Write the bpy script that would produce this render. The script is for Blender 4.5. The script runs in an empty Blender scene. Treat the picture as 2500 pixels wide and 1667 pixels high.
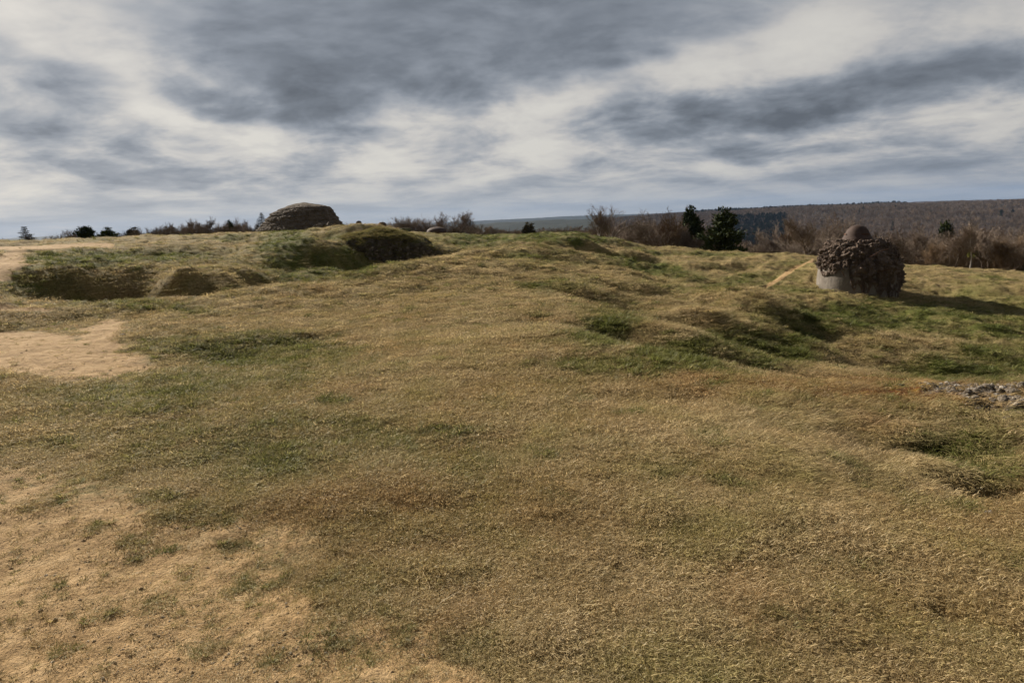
import bpy, bmesh, math, random
import numpy as np
from mathutils import Vector, Matrix, noise as mnoise
random.seed(11); RNG = np.random.default_rng(11)
SC = bpy.context.scene; COL = SC.collection
R = math.radians
# ------------------------------------------------------------------ camera
W, H, F = 2500.0, 1667.0, 1667.0
EYE = 1.65
PITCH = math.atan((833.5 - 528.6) / F); ROLL = math.atan(0.0395)
fwd = np.array([0, math.cos(PITCH), -math.sin(PITCH)]); up0 = np.array([0, math.sin(PITCH), math.cos(PITCH)]); rt0 = np.array([1.0, 0, 0])
rt = rt0 * math.cos(ROLL) - up0 * math.sin(ROLL); up = up0 * math.cos(ROLL) + rt0 * math.sin(ROLL)
def ray(u, v):
    d = fwd + rt * (u - W/2) / F + up * (H/2 - v) / F
    return d
def pix_dir(u, v):
    d = ray(u, v); hr = math.hypot(d[0], d[1])
    return math.atan2(d[0], d[1]), d[2] / hr          # azimuth, slope
def project(x, y, z):
    p = np.stack([np.asarray(x, float), np.asarray(y, float), np.asarray(z, float) - EYE], -1)
    w = p @ fwd; w = np.where(w < 0.05, 0.05, w)
    return W/2 + F * (p @ rt) / w, H/2 - F * (p @ up) / w
cam_d = bpy.data.cameras.new('camera'); cam = bpy.data.objects.new('camera', cam_d); COL.objects.link(cam)
cam_d.sensor_width = 36; cam_d.lens = 36 * F / W; cam_d.clip_start = 0.05; cam_d.clip_end = 60000
cam.matrix_world = Matrix(((rt[0], up[0], -fwd[0], 0), (rt[1], up[1], -fwd[1], 0), (rt[2], up[2], -fwd[2], EYE), (0, 0, 0, 1)))
SC.camera = cam
# ------------------------------------------------------------------ noise
def _hash(ix, iy, s):
    h = (ix.astype(np.int64) * 374761393 + iy.astype(np.int64) * 668265263 + s * 974634777) & 0xFFFFFFFF
    h = ((h ^ (h >> 13)) * 1274126177) & 0xFFFFFFFF
    h = (h ^ (h >> 16)) & 0xFFFFFFFF
    return h / 4294967296.0
def pn(x, y, s=0):
    x = np.asarray(x, float); y = np.asarray(y, float)
    ix = np.floor(x); iy = np.floor(y); fx = x - ix; fy = y - iy
    ux = fx*fx*fx*(fx*(fx*6-15)+10); uy = fy*fy*fy*(fy*(fy*6-15)+10)
    def g(a, b):
        t = _hash(ix + a, iy + b, s) * 2 * math.pi
        return np.cos(t) * (fx - a) + np.sin(t) * (fy - b)
    n0 = g(0, 0) * (1-ux) + g(1, 0) * ux; n1 = g(0, 1) * (1-ux) + g(1, 1) * ux
    return (n0 * (1-uy) + n1 * uy) * 1.5
def fbm(x, y, o=4, s=0, r=0.5):
    t = 0; a = 1; n = 0
    for k in range(o):
        t = t + a * pn(x * 2**k, y * 2**k, s + k * 17); n += a; a *= r
    return t / n
def sst(a, b, x):
    t = np.clip((x - a) / (b - a), 0, 1); return t*t*(3-2*t)
# ------------------------------------------------------------------ terrain control
CP = []
def cz(u, d, z):                       # column u (photo px at eye level), range d, height z
    az, _ = pix_dir(u, 578 - .0395*u); CP.append((az, math.log(d), (z - EYE) / d))
def cv(u, v, d):                       # ray through the photo point, range d
    az, e = pix_dir(u, v); CP.append((az, math.log(d), e))
for u in (-700, -200, 300, 850, 1400, 1950, 2500, 3100):
    for d in (1.0, 1.8, 3.0, 5.0): cz(u, d, 0)
for u in (-700, -200): cz(u, 8, 0); cz(u, 14, 0)
for u in (100, 400): cz(u, 7.5, 0)
# centre flat then hill
for u, z in ((700, -.02), (1000, 0), (1350, .02)): cz(u, 7.5, z)
cz(1350, 9.6, .04); cz(1100, 10.5, -.1); cv(1250, 745, 14); cv(1250, 680, 20); cv(1250, 634, 26)
cv(1250, 606, 30); cv(1400, 616, 29); cv(1100, 630, 28); cv(1000, 649, 25.5); cv(880, 671, 22.5); cv(780, 684, 20.5); cv(700, 692, 19); cv(600, 716, 17.8); cv(520, 736, 17)
cv(1000, 760, 14); cv(900, 700, 18.5); cv(1080, 690, 19); cv(1450, 700, 19)
cv(1500, 655, 27); cv(1600, 690, 25); cv(1550, 730, 20); cv(1600, 790, 15)
# dip behind the hill
cz(1250, 37, -1.6); cz(1100, 35, -1.7); cz(1000, 32, -1.7); cz(880, 28, -1.6); cz(720, 23.5, -1.1); cz(1400, 36, -1.0)
# shallow trough front left
cz(600, 10.0, -.24); cz(850, 10.6, -.16); cz(420, 10.0, -.17); cv(600, 805, 13); cv(850, 790, 13); cv(600, 760, 15.5); cv(420, 775, 15)
# left : dirt, crater, rims
cv(100, 915, 10); cv(100, 790, 16.4); cv(0, 770, 17); cv(330, 785, 15.5); cv(300, 850, 12)
cv(60, 735, 19); cv(250, 744, 19); cv(400, 738, 18.5)
cz(250, 21.7, -1.7); cz(140, 21.7, -1.35); cz(350, 21.5, -1.6); cz(60, 22.5, -.35)
cv(80, 660, 24.3); cv(180, 652, 24.6); cv(300, 650, 24.8); cv(390, 652, 25.4); cz(440, 20.8, -.55); cv(430, 700, 22.6); cv(480, 655, 27.5); cv(500, 690, 24)
cv(540, 645, 28); cv(600, 668, 26); cz(525, 21.0, -.6); cv(560, 690, 23.8); cz(600, 21.5, -.75); cv(0, 700, 22); cv(-300, 700, 24); cv(-300, 640, 36)
# second level
cv(150, 628, 31); cv(300, 628, 32); cv(500, 640, 31); cv(440, 627, 35); cz(440, 37, .2); cv(440, 606, 40); cv(250, 640, 29); cz(240, 34, .25); cv(240, 611, 38)
cv(650, 640, 33); cv(720, 640, 32); cv(600, 605, 42); cv(0, 605, 46); cv(150, 605, 44); cv(280, 600, 46); cv(400, 582, 49); cv(520, 576, 50); cv(620, 571, 52)
cv(0, 590, 70); cv(150, 594, 66); cv(215, 587, 62); cv(-300, 600, 70)
cv(100, 640, 27)
# bunker mound
cv(700, 566, 50); cv(780, 560, 46); cv(870, 551, 42.5); cv(930, 552, 43.2); cv(1000, 574, 45)
cv(785, 612, 37); cv(750, 600, 40); cv(730, 640, 33.5); cv(795, 658, 32); cz(960, 33, -.95)
cz(860, 35.5, -1.35); cz(1000, 37, -1.3); cz(1085, 38.5, -1.0)
cz(870, 50, .9); cz(700, 60, 1.0); cz(1000, 55, .6)
cv(1110, 603, 46); cv(1160, 580, 60); cv(1060, 576, 122); cv(1130, 574, 120); cv(1060, 577, 140); cz(1000, 80, -.6); cz(1150, 85, -1.4)
# ridge two and right side
cv(1200, 584, 48); cv(1280, 580, 47); cv(1400, 569, 48); cv(1460, 580, 48); cv(1500, 600, 47); cv(1400, 590, 41)
cv(1460, 618, 41); cv(1540, 637, 38); cv(1545, 608, 47); cz(1460, 35, -1.7); cz(1540, 31, -1.9)
cv(1620, 604, 51); cv(1700, 612, 52); cv(1800, 618, 51); cv(1900, 622, 50); cv(1970, 632, 46)
cv(1700, 660, 40); cv(1850, 665, 40); cv(1640, 690, 32); cv(1760, 705, 32); cv(1860, 705, 35)
cv(1990, 665, 38); cv(2080, 720, 34.5); cv(2210, 735, 35); cv(2150, 745, 33); cv(2050, 740, 30); cv(1900, 725, 30)
# tussock bump and dips
cv(1680, 760, 20); cv(1780, 718, 22); cv(1850, 738, 20.5); cv(1950, 800, 19.5); cz(1950, 15.5, -1.3); cv(1700, 825, 14); cz(1850, 13.5, -1.05); cz(1850, 24.6, -2.15); cz(1740, 25, -1.7); cz(1960, 24, -2.3)
cz(1650, 12.5, -.4); cv(1850, 780, 18)
cv(2080, 802, 22.5); cv(2170, 808, 22.3); cv(2280, 830, 21.5); cv(2390, 868, 20); cz(2150, 26, -2.95); cz(2300, 25.5, -3.15); cz(2430, 25, -3.3); cz(2250, 18, -2.4); cz(2400, 16, -2.0); cz(2100, 15, -1.6); cz(2500, 13, -1.2)
cv(2200, 775, 31); cv(2400, 795, 30); cv(2600, 890, 22); cv(2500, 790, 31)
cv(2300, 735, 34); cv(2420, 750, 33); cv(2260, 690, 41); cv(2400, 690, 43); cv(2300, 660, 48); cv(2450, 668, 49); cv(2700, 670, 50); cv(2230, 660, 45)
# near slab edge
cz(1600, 8.4, -.04); cz(1800, 7.8, -.09); cz(2000, 7.5, -.13); cz(2250, 7.6, -.14); cz(2500, 7.8, -.15); cz(2800, 8, -.15)
cz(1450, 11.5, -.45); cz(1530, 10.8, -.5); cz(1620, 10.2, -.7); cz(1800, 10, -1.05); cz(2000, 9.8, -1.2); cz(2250, 10, -1.25); cz(2500, 10.2, -1.25); cz(2800, 10.5, -1)
cz(1700, 6.2, -.03); cz(2100, 6.0, -.12); cz(2350, 5.4, -.22); cz(2500, 5.0, -.3); cz(2500, 6.2, -.16)
# falling away
for u, z1, z2 in ((-600, -3, -9), (-100, -2, -8), (400, -1.5, -8), (900, -1.5, -9), (1300, -4, -13), (1700, -10, -24), (2000, -13, -28), (2400, -13, -28), (2900, -13, -28)):
    cz(u, 100, z1); cz(u, 190, z2)
cz(1300, 62, -1.6); cz(1500, 62, -3.2); cz(1800, 68, -4.2); cz(2300, 65, -4.6)
for u, z1, z2, z3 in ((-600, -40, -110, -130), (-100, -40, -110, -130), (400, -40, -100, -120), (900, -40, -90, -110), (1300, -38, -60, -70)):
    cz(u, 500, z1); cz(u, 1500, z2); cz(u, 4500, z3)
for u in (-600, -100, 400, 900): cz(u, 2800, -120)
cv(1160, 551, 3000); cv(1400, 538, 3000); cv(1600, 530, 3000)
for u, z1 in ((1700, -50), (2000, -56), (2400, -52), (2900, -48)):
    cz(u, 400, z1); cz(u, 800, z1 - 6)
cv(1800, 535, 1700); cv(2100, 520, 1700); cv(2400, 520, 1700); cv(2900, 510, 1700)
cv(1800, 518, 2700); cv(2050, 509, 2700); cv(2300, 502, 2700); cv(2500, 498, 2700); cv(2900, 480, 2700)
for u in (1800, 2300, 2900): cz(u, 4500, -60)
for u, v in ((-600, 604), (-100, 588), (60, 581), (135, 576), (220, 579), (400, 570), (700, 558), (900, 549), (1180, 539), (1300, 533), (1450, 526), (1600, 522), (1800, 511), (1900, 503), (2100, 498), (2300, 491), (2500, 486), (2900, 475)):
    cv(u, v, 8500); cz(u, 12000, -150)
CP = np.array(CP)
def tps_fit(P, lam=2e-5):
    n = len(P); X = P[:, :2]
    r2 = ((X[:, None] - X[None])**2).sum(-1)
    K = 0.5 * r2 * np.log(r2 + 1e-12) + lam * np.eye(n)
    Q = np.c_[np.ones(n), X]
    A = np.block([[K, Q], [Q.T, np.zeros((3, 3))]])
    return np.linalg.solve(A, np.r_[P[:, 2], 0, 0, 0])
# blend z/d against the flat plane: fit the residual over slope of flat ground so that it stays smooth near the eye
RES = CP.copy(); RES[:, 2] = CP[:, 2] + EYE / np.exp(CP[:, 1])
SOL = tps_fit(RES)
AZ0, AZ1, LD0, LD1 = -0.95, 0.95, math.log(0.9), math.log(12500)
GA, GL = 380, 900
_ga = np.linspace(AZ0, AZ1, GA); _gl = np.linspace(LD0, LD1, GL)
GRID = np.zeros((GA, GL))
for i, a in enumerate(_ga):
    q = np.stack([np.full(GL, a), _gl], -1)
    r2 = ((q[:, None] - RES[None, :, :2])**2).sum(-1)
    GRID[i] = (0.5 * r2 * np.log(r2 + 1e-12)) @ SOL[:-3] + SOL[-3] + q @ SOL[-2:]
def base_z(x, y):
    d = np.maximum(np.hypot(x, y), 0.9); az = np.arctan2(x, y)
    out = np.clip((np.abs(az) - 0.9) / 1.6, 0, 1)
    a = np.clip(az, AZ0, AZ1); l = np.clip(np.log(d), LD0, LD1)
    fa = (a - AZ0) / (AZ1 - AZ0) * (GA - 1); fl = (l - LD0) / (LD1 - LD0) * (GL - 1)
    ia = np.clip(fa.astype(int), 0, GA-2); il = np.clip(fl.astype(int), 0, GL-2); fa = fa - ia; fl = fl - il
    r = (GRID[ia, il]*(1-fa)*(1-fl) + GRID[ia+1, il]*fa*(1-fl) + GRID[ia, il+1]*(1-fa)*fl + GRID[ia+1, il+1]*fa*fl)
    z = r * d
    zb = -0.002 * d - 0.00001*d*d*0
    z = z * (1 - out) + np.minimum(zb, z*0 + zb) * out
    for (fx, fy, fa, ra, rb, h) in FEATS:
        dx = x - fx; dy = y - fy; c, s = math.cos(fa), math.sin(fa)
        p = (dx*c - dy*s)/ra; q = (dx*s + dy*c)/rb
        z = z + h*np.exp(-(p*p + q*q)**1.35)
    return z
def _feat(u, v, d, ra, rb, h, tilt=0):          # half widths across and along the line of sight, metres
    az, _ = pix_dir(u, v); return (d*math.sin(az), d*math.cos(az), az + R(tilt), ra, rb, h)
FEATS = [_feat(*f) for f in [
  (235, 628, 33.5, 1.9, 1.5, -.75), (430, 618, 37, 2.3, 1.7, -.8), (335, 645, 29, 1.6, 1.0, .22), (120, 640, 30, 1.2, 1.0, .25),
  (468, 690, 22.8, .9, 1.6, .45), (508, 690, 22.6, .35, 1.6, -.40), (560, 690, 22.8, .9, 1.8, .50, -20), (625, 672, 24.5, .9, 1.6, -.55),
  (690, 640, 33, 1.3, 3.4, -.75, 20), (640, 600, 40, 1.4, 2.2, .35), (780, 600, 38, 1.5, 2.0, .40), (600, 590, 45, 1.3, 1.6, -.35),
  (520, 600, 42, 1.2, 1.5, .3), (100, 612, 40, 1.6, 1.2, -.4),
  (1165, 590, 47, 2.2, 1.6, -.55), (1240, 588, 44, 2.0, 1.2, .25), (1330, 600, 33, 1.2, .9, .22), (1400, 640, 27, 1.1, .8, -.28), (1280, 650, 25, 1.3, .8, .16), (1180, 640, 26, 1.2, .8, -.16),
  (1470, 612, 41, 1.9, 1.5, -.9), (1545, 612, 43, 1.3, 1.1, .45), (1420, 585, 43, 1.6, 1.3, .3), (1620, 640, 40, 1.2, 1.8, -.4), (1700, 645, 42, 1.8, 1.8, .35), (1810, 650, 42, 1.0, 1.5, -.25), (1930, 640, 42, 1.0, 1.6, -.6),
  (1560, 700, 22, 1.0, .8, .22), (1500, 745, 17, .9, .7, -.28), (1640, 740, 18.5, .8, .6, .22), (1780, 735, 21, 1.2, .8, .30), (1700, 790, 16.5, .7, .6, .2),
  (1840, 760, 19.5, .9, .9, .30), (1960, 800, 18, .5, .6, -.22), (1900, 830, 16, .5, .5, -.18), (1985, 835, 16.5, .5, .5, .16), (1840, 830, 14.5, 1.0, .8, -.35), (2050, 830, 20, 1.5, 1.0, .25), (2230, 845, 18.5, 1.6, .9, .35), (2340, 880, 16, 1.3, 1.1, -.6), (2150, 870, 15.5, 1.0, .8, -.35),
  (2420, 760, 34, 2.2, 1.8, -.5), (2350, 700, 43, 2.5, 1.6, .3), (2290, 720, 38, 2, 1.2, -.3), (2480, 715, 40, 2.0, 1.4, .4), (1640, 845, 10.6, .8, .7, -.30), (1560, 800, 12.0, .8, .7, -.22),
  (500, 815, 11.8, .9, .4, .07), (440, 850, 10.4, .9, .5, -.05), (650, 815, 12, .9, .4, .06), (760, 825, 11.4, .7, .4, -.05), (570, 850, 10.8, .5, .3, -.05), (2440, 1120, 4.9, .30, .28, -.12), (2330, 1080, 5.3, .35, .25, .07), (2180, 1060, 5.6, .3, .25, -.05), (1600, 1030, 6.1, .7, .3, -.05),
]]
def ell(u, v, cu, cv_, ru, rv, ang=0, soft=.5):
    c, s = math.cos(R(ang)), math.sin(R(ang))
    a = ((u - cu) * c - (v - cv_) * s) / ru; b = ((u - cu) * s + (v - cv_) * c) / rv
    q = np.sqrt(a*a + b*b)
    return 1 - sst(1 - soft, 1 + soft, q)
def seg(u, v, pts, w):
    m = np.zeros_like(u)
    for (a, b, wa), (c, d, wb) in zip([(p[0], p[1], w) for p in pts[:-1]], [(p[0], p[1], w) for p in pts[1:]]):
        t = np.clip(((u-a)*(c-a) + (v-b)*(d-b)) / ((c-a)**2 + (d-b)**2), 0, 1)
        q = np.hypot(u - a - t*(c-a), (v - b - t*(d-b)))
        m = np.maximum(m, 1 - sst(.5*w, 1.3*w, q))
    return m
def surf(x, y, z):
    """real cover of the ground at a place: bare soil, green growth, moss and gravel, roughness"""
    u, v = project(x, y, z); d = np.hypot(x, y)
    wu = fbm(x*.9, y*.9, 4, 5) ; wv = fbm(x*.9, y*.9, 4, 9)
    k = np.clip(60 * 10 / d, 6, 200)
    u2 = u + wu * k * 1.4; v2 = v + wv * k * .55
    bare = np.zeros_like(u)
    for e in ((60, 1500, 640, 300, 0, .5, 1), (850, 1650, 420, 140, -6, .6, .75), (560, 1330, 300, 110, 8, .8, .6), (30, 1190, 300, 60, 0, .6, .6),
              (90, 868, 260, 56, -4, .3, 1), (225, 828, 92, 34, 28, .4, 1), (285, 797, 50, 9, 10, .4, .8), (30, 757, 90, 13, 0, .4, 1), (15, 650, 62, 28, 35, .4, 1), (60, 812, 100, 10, 0, .5, .5),
              (560, 985, 200, 14, 12, .8, .45), (1900, 1420, 60, 14, 0, .6, .3), (1350, 1330, 140, 30, 0, .8, .3),
              (450, 740, 60, 5, 15, .6, .6), (1750, 900, 320, 40, -12, .8, .30), (1900, 1250, 300, 90, 0, .9, .22)):
        bare = np.maximum(bare, ell(u2, v2, *e[:6]) * e[6])
    road = np.maximum(seg(u, v, [(-400, 620), (0, 607), (180, 601), (275, 598)], 5), seg(u, v, [(1868, 703), (1920, 668), (1985, 636)], 5.5))
    road = np.maximum(road, seg(u2, v2, [(300, 797), (262, 818), (200, 870)], 13))
    bare = np.where(d < 80, bare, 0)
    green = np.zeros_like(u)
    for e in ((150, 640, 150, 14, 5, .6, 1), (300, 628, 260, 16, 0, .6, .9), (60, 700, 80, 30, 0, .7, .8), (700, 610, 70, 75, -25, .6, 1), (800, 668, 190, 18, 5, .6, .9), (520, 620, 160, 14, 0, .8, .5),
              (330, 748, 200, 14, -5, .6, .7), (1160, 590, 80, 18, 0, .6, .9), (1340, 578, 300, 20, 0, .5, 1), (820, 635, 110, 42, 0, .6, .85), (1600, 655, 130, 20, -12, .6, 1), (1800, 690, 160, 14, 8, .7, .8),
              (2150, 775, 330, 42, 0, .6, 1), (2450, 800, 170, 40, 0, .6, .9), (2400, 895, 230, 45, 4, .6, .9), (1680, 855, 260, 36, 10, .6, 1), (1480, 800, 90, 40, 20, .6, .9), (1900, 850, 150, 50, 10, .6, .9),
              (620, 860, 240, 40, -4, .6, .9), (420, 960, 380, 55, 6, .7, .55), (700, 1090, 400, 80, 0, .8, .55), (2400, 1110, 130, 60, 0, .6, .8), (2150, 1000, 200, 50, 0, .8, .4),
              (1350, 700, 90, 14, 0, .7, .7), (1500, 770, 90, 40, 0, .8, .6), (1250, 1130, 330, 40, 5, .9, .3), (1450, 570, 150, 14, -10, .7, .7), (1350, 640, 160, 16, 0, .9, .4)):
        green = np.maximum(green, ell(u2, v2, *e[:6]) * e[6])
    green = green * (0.55 + 0.9 * (fbm(x*1.3, y*1.3, 4, 31) + .3))
    far_g = np.clip(.14 + 1.2 * fbm(x*.25, y*.25, 4, 44), 0, .8) * sst(14, 26, d)
    spots = sst(.16, .46, fbm(x*2.6, y*2.6, 4, 71)) * .5
    green = np.clip(np.maximum(np.maximum(green, far_g), spots * sst(1.9, 6, d) * .9 + spots*.35), 0, 1)
    moss = np.zeros_like(u)
    for e in ((2300, 962, 330, 36, -6, .5, 1), (1700, 925, 220, 50, -14, .7, .6), (2000, 960, 260, 40, -8, .6, .7), (2050, 1050, 120, 30, -15, .7, .35)):
        moss = np.maximum(moss, ell(u2, v2, *e[:6]) * e[6])
    rubble = ell(u2, v2, 2400, 955, 210, 22, -3, .6)*.85
    rubble = np.maximum(rubble, ell(u2, v2, 2440, 1000, 110, 34, -12, .5))
    rough = np.clip(.25 + sst(11, 24, d) * .9, 0, 1)
    rough = np.maximum(rough, ell(u, v, 2350, 1080, 260, 110, 0, .5) * .9)
    rough = rough * (1 - .85 * np.maximum(np.clip(bare, 0, 1), road))
    return bare, road, green, moss, rubble, rough
def ground_z(x, y, detail=True, sf=None):
    x = np.asarray(x, float); y = np.asarray(y, float)
    z = base_z(x, y); d = np.hypot(x, y)
    z0 = z.copy()
    if detail:
        _, _, _, _, rub, rough = sf if sf is not None else surf(x, y, z0)
        near = 1 - sst(90, 160, d)
        h = fbm(x*.45, y*.45, 2, 3) * .26 + (fbm(x*1.7, y*1.7, 2, 13)) * .08
        r1 = 1 - np.abs(fbm(x*1.15+7, y*1.15, 3, 23)) * 2.2
        h = h + (r1 - .6) * .05
        z = z + h * rough * near * np.clip(d / 16, .12, 1)
        z = z + fbm(x*3.1, y*3.1, 3, 33) * .065 * rough * near
        z = z + fbm(x*1.1, y*1.1, 3, 41) * .05 * (1 - sst(12, 20, d)) + fbm(x*9, y*9, 4, 43) * .012 * (1 - sst(14, 25, d))
        z = z + rub * (np.abs(fbm(x*5, y*5, 3, 53))) * .12
        # small burrow hollow at lower right
        for (bu, bd, br, bz) in ((2310, 3.02, .10, .10), (2195, 2.45, .09, .06)):
            az, _ = pix_dir(bu, 1440); bx, by = bd*math.sin(az), bd*math.cos(az)
            z = z - bz * np.exp(-(((x-bx)/br)**2 + ((y-by)/br)**2)**1.5)
        z = z + sst(160, 500, d) * fbm(x/180, y/180, 4, 61) * np.minimum(d*.008, 9)
    return z
def gpt(u, d, detail=True):
    az, _ = pix_dir(u, 578 - .0395*u); x, y = d*math.sin(az), d*math.cos(az)
    return x, y, float(ground_z(np.array([x]), np.array([y]), detail)[0])
def zat(u, v, d):
    """height of the photo point (u,v) at range d"""
    az, e = pix_dir(u, v); return d*math.sin(az), d*math.cos(az), EYE + e*d
# ------------------------------------------------------------------ object helpers
def props(o, label=None, cat=None, group=None, kind=None):
    if label: o['label'] = label
    if cat: o['category'] = cat
    if group: o['group'] = group
    if kind: o['kind'] = kind
    return o
def mesh_obj(name, verts, faces, mat=None, parent=None, smooth=False):
    me = bpy.data.meshes.new(name)
    verts = np.asarray(verts, np.float32)
    fa = np.asarray(faces) if not isinstance(faces, list) or len({len(f) for f in faces}) == 1 else None
    if fa is not None and fa.ndim == 2:
        n, k = fa.shape
        me.vertices.add(len(verts)); me.vertices.foreach_set('co', verts.ravel())
        me.loops.add(n*k); me.loops.foreach_set('vertex_index', fa.astype(np.int32).ravel())
        me.polygons.add(n); me.polygons.foreach_set('loop_start', np.arange(0, n*k, k, dtype=np.int32))
        me.polygons.foreach_set('loop_total', np.full(n, k, np.int32)); me.update(calc_edges=True)
    else:
        me.from_pydata([tuple(map(float, p)) for p in verts], [], [tuple(map(int, f)) for f in faces]); me.update()
    if smooth: me.polygons.foreach_set('use_smooth', np.ones(len(me.polygons), bool))
    if mat: me.materials.append(mat)
    o = bpy.data.objects.new(name, me); COL.objects.link(o)
    if parent: o.parent = parent
    return o
def empty(name, loc, rz=0, scale=1):
    o = bpy.data.objects.new(name, None); COL.objects.link(o); o.location = loc; o.rotation_euler = (0, 0, rz)
    o.scale = (scale,)*3 if not isinstance(scale, tuple) else scale; o.empty_display_size = .2
    return o
# ------------------------------------------------------------------ node helper
class NT:
    def __init__(s, tree): s.t = tree; tree.nodes.clear()
    def n(s, typ, ins=None, **kw):
        nd = s.t.nodes.new(typ)
        for k, v in kw.items(): setattr(nd, k, v)
        for k, v in (ins or {}).items(): s.set(nd, k, v)
        return nd
    def set(s, nd, k, v):
        sock = nd.inputs[k]
        if isinstance(v, bpy.types.NodeSocket): s.t.links.new(v, sock)
        elif isinstance(v, bpy.types.Node): s.t.links.new(v.outputs[0], sock)
        else: sock.default_value = v
    def math(s, op, a, b=None, c=None, clamp=False):
        nd = s.n('ShaderNodeMath', operation=op, use_clamp=clamp); s.set(nd, 0, a)
        if b is not None: s.set(nd, 1, b)
        if c is not None: s.set(nd, 2, c)
        return nd.outputs[0]
    def mix(s, f, a, b, mode='MIX'):
        nd = s.n('ShaderNodeMix', data_type='RGBA', blend_type=mode); s.set(nd, 0, f); s.set(nd, 6, a); s.set(nd, 7, b); return nd.outputs[2]
    def ramp(s, f, stops, interp='LINEAR'):
        nd = s.n('ShaderNodeValToRGB'); cr = nd.color_ramp; cr.interpolation = interp
        while len(cr.elements) > 1: cr.elements.remove(cr.elements[-1])
        for i, (p, c) in enumerate(stops):
            e = cr.elements[0] if i == 0 else cr.elements.new(p)
            e.position = p; e.color = c if len(c) == 4 else (*c, 1)
        s.set(nd, 0, f); return nd.outputs[0]
    def noise(s, vec, scale, detail=4, rough=.55, dist=0):
        nd = s.n('ShaderNodeTexNoise', {'Scale': scale, 'Detail': detail, 'Roughness': rough, 'Distortion': dist}); s.set(nd, 'Vector', vec); return nd
def g3(v): return (v, v, v, 1)
def rgb(r, g, b):
    f = lambda c: ((c/255+.055)/1.055)**2.4 if c > 10 else c/255/12.92
    return (f(r), f(g), f(b), 1)
def material(name):
    m = bpy.data.materials.new(name); m.use_nodes = True; t = NT(m.node_tree)
    return m, t
def finish(t, col, rough=.9, bump=None, bstr=.5, bdist=.05, spec=.2, metal=0):
    b = t.n('ShaderNodeBsdfPrincipled', {'Base Color': col, 'Roughness': rough, 'Specular IOR Level': spec, 'Metallic': metal})
    if bump is not None:
        bn = t.n('ShaderNodeBump', {'Strength': bstr, 'Distance': bdist, 'Height': bump}); t.set(b, 'Normal', bn.outputs[0])
    o = t.n('ShaderNodeOutputMaterial'); t.set(o, 'Surface', b.outputs[0]); return b
# ------------------------------------------------------------------ light and sky
SUN_AZ, SUN_EL = R(-43), R(27)
sd = Vector((math.sin(SUN_AZ)*math.cos(SUN_EL), math.cos(SUN_AZ)*math.cos(SUN_EL), math.sin(SUN_EL)))
sl = bpy.data.lights.new('sun', 'SUN'); sl.energy = 5.0; sl.angle = R(.9); sl.color = (1.0, .90, .76)
so = bpy.data.objects.new('sun', sl); COL.objects.link(so); so.rotation_euler = sd.to_track_quat('Z', 'Y').to_euler(); so.location = (-20, 10, 30)
wd = bpy.data.worlds.new('World'); SC.world = wd; wd.use_nodes = True
t = NT(wd.node_tree)
sky = t.n('ShaderNodeTexSky', sky_type='NISHITA', sun_disc=False, sun_elevation=SUN_EL, sun_rotation=SUN_AZ % (2*math.pi), altitude=380, air_density=1.2, dust_density=1.5)
tc = t.n('ShaderNodeTexCoord').outputs['Generated']
sp = t.n('ShaderNodeSeparateXYZ', {0: tc})
X, Y, Z = sp.outputs
Zc = t.math('MAXIMUM', Z, 0.0)
den = t.math('ADD', Zc, .26)
px = t.math('DIVIDE', X, den); py = t.math('DIVIDE', Y, den)
pl = t.n('ShaderNodeCombineXYZ', {0: px, 1: py}).outputs[0]
azd = t.math('MULTIPLY', t.math('ARCTAN2', X, Y), 57.2958)
eld = t.math('MULTIPLY', t.math('ARCSINE', Z), 57.2958)
ae = t.n('ShaderNodeCombineXYZ', {0: azd, 1: eld}).outputs[0]
# domain warp of the cloud layout
wn = t.noise(pl, 2.2, 3, .6)
wv_ = t.n('ShaderNodeVectorMath', {0: wn.outputs['Color'], 1: (.5, .5, .5)}, operation='SUBTRACT')
warp = t.n('ShaderNodeVectorMath', {0: wv_.outputs[0], 1: (15, 7, 0)}, operation='MULTIPLY')
wel = t.math('MULTIPLY_ADD', eld, .045, .25, clamp=True)
warp2 = t.n('ShaderNodeVectorMath', {0: warp.outputs[0]}, operation='SCALE'); t.set(warp2, 'Scale', wel)
aew = t.n('ShaderNodeVectorMath', {0: ae, 1: warp2.outputs[0]}, operation='ADD').outputs[0]
BL = [ # centre px, radii px, image angle (rising to the right), weight (+ dark)
 (1050, 60, 1050, 260, 4, .48), (760, 235, 520, 140, 0, .34), (1500, 40, 560, 170, 16, .28), (700, 100, 520, 200, -8, .18),
 (2080, 235, 640, 120, 7, .50), (1700, 285, 560, 75, 4, .36), (2300, 170, 420, 120, 8, .22), (170, 190, 210, 80, -10, .46), (900, 330, 170, 55, 2, .5),
 (1200, 215, 330, 90, 10, .30), (230, 390, 420, 70, 0, .22), (560, 425, 330, 55, 0, .22), (60, 330, 300, 60, 0, .22), (1900, 368, 420, 34, 2, .28), (1500, 395, 330, 40, 0, .22), (2380, 385, 330, 60, 5, .2), (2000, 430, 520, 34, 3, .14),
 (80, 60, 330, 130, -30, -.26), (330, 120, 230, 110, -40, -.16), (1430, 205, 430, 80, 14, -.30), (1120, 290, 420, 75, 6, -.30), (1850, 120, 420, 90, 8, -.22), (430, 290, 330, 70, -15, -.24), (1200, 385, 420, 60, 0, -.22),
 (2250, 300, 420, 50, 8, -.14), (1950, 400, 330, 34, 6, -.22), (650, 330, 230, 50, 0, -.25), (850, 420, 420, 40, 0, -.18), (200, 480, 430, 36, 0, -.12)]
acc = None
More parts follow.
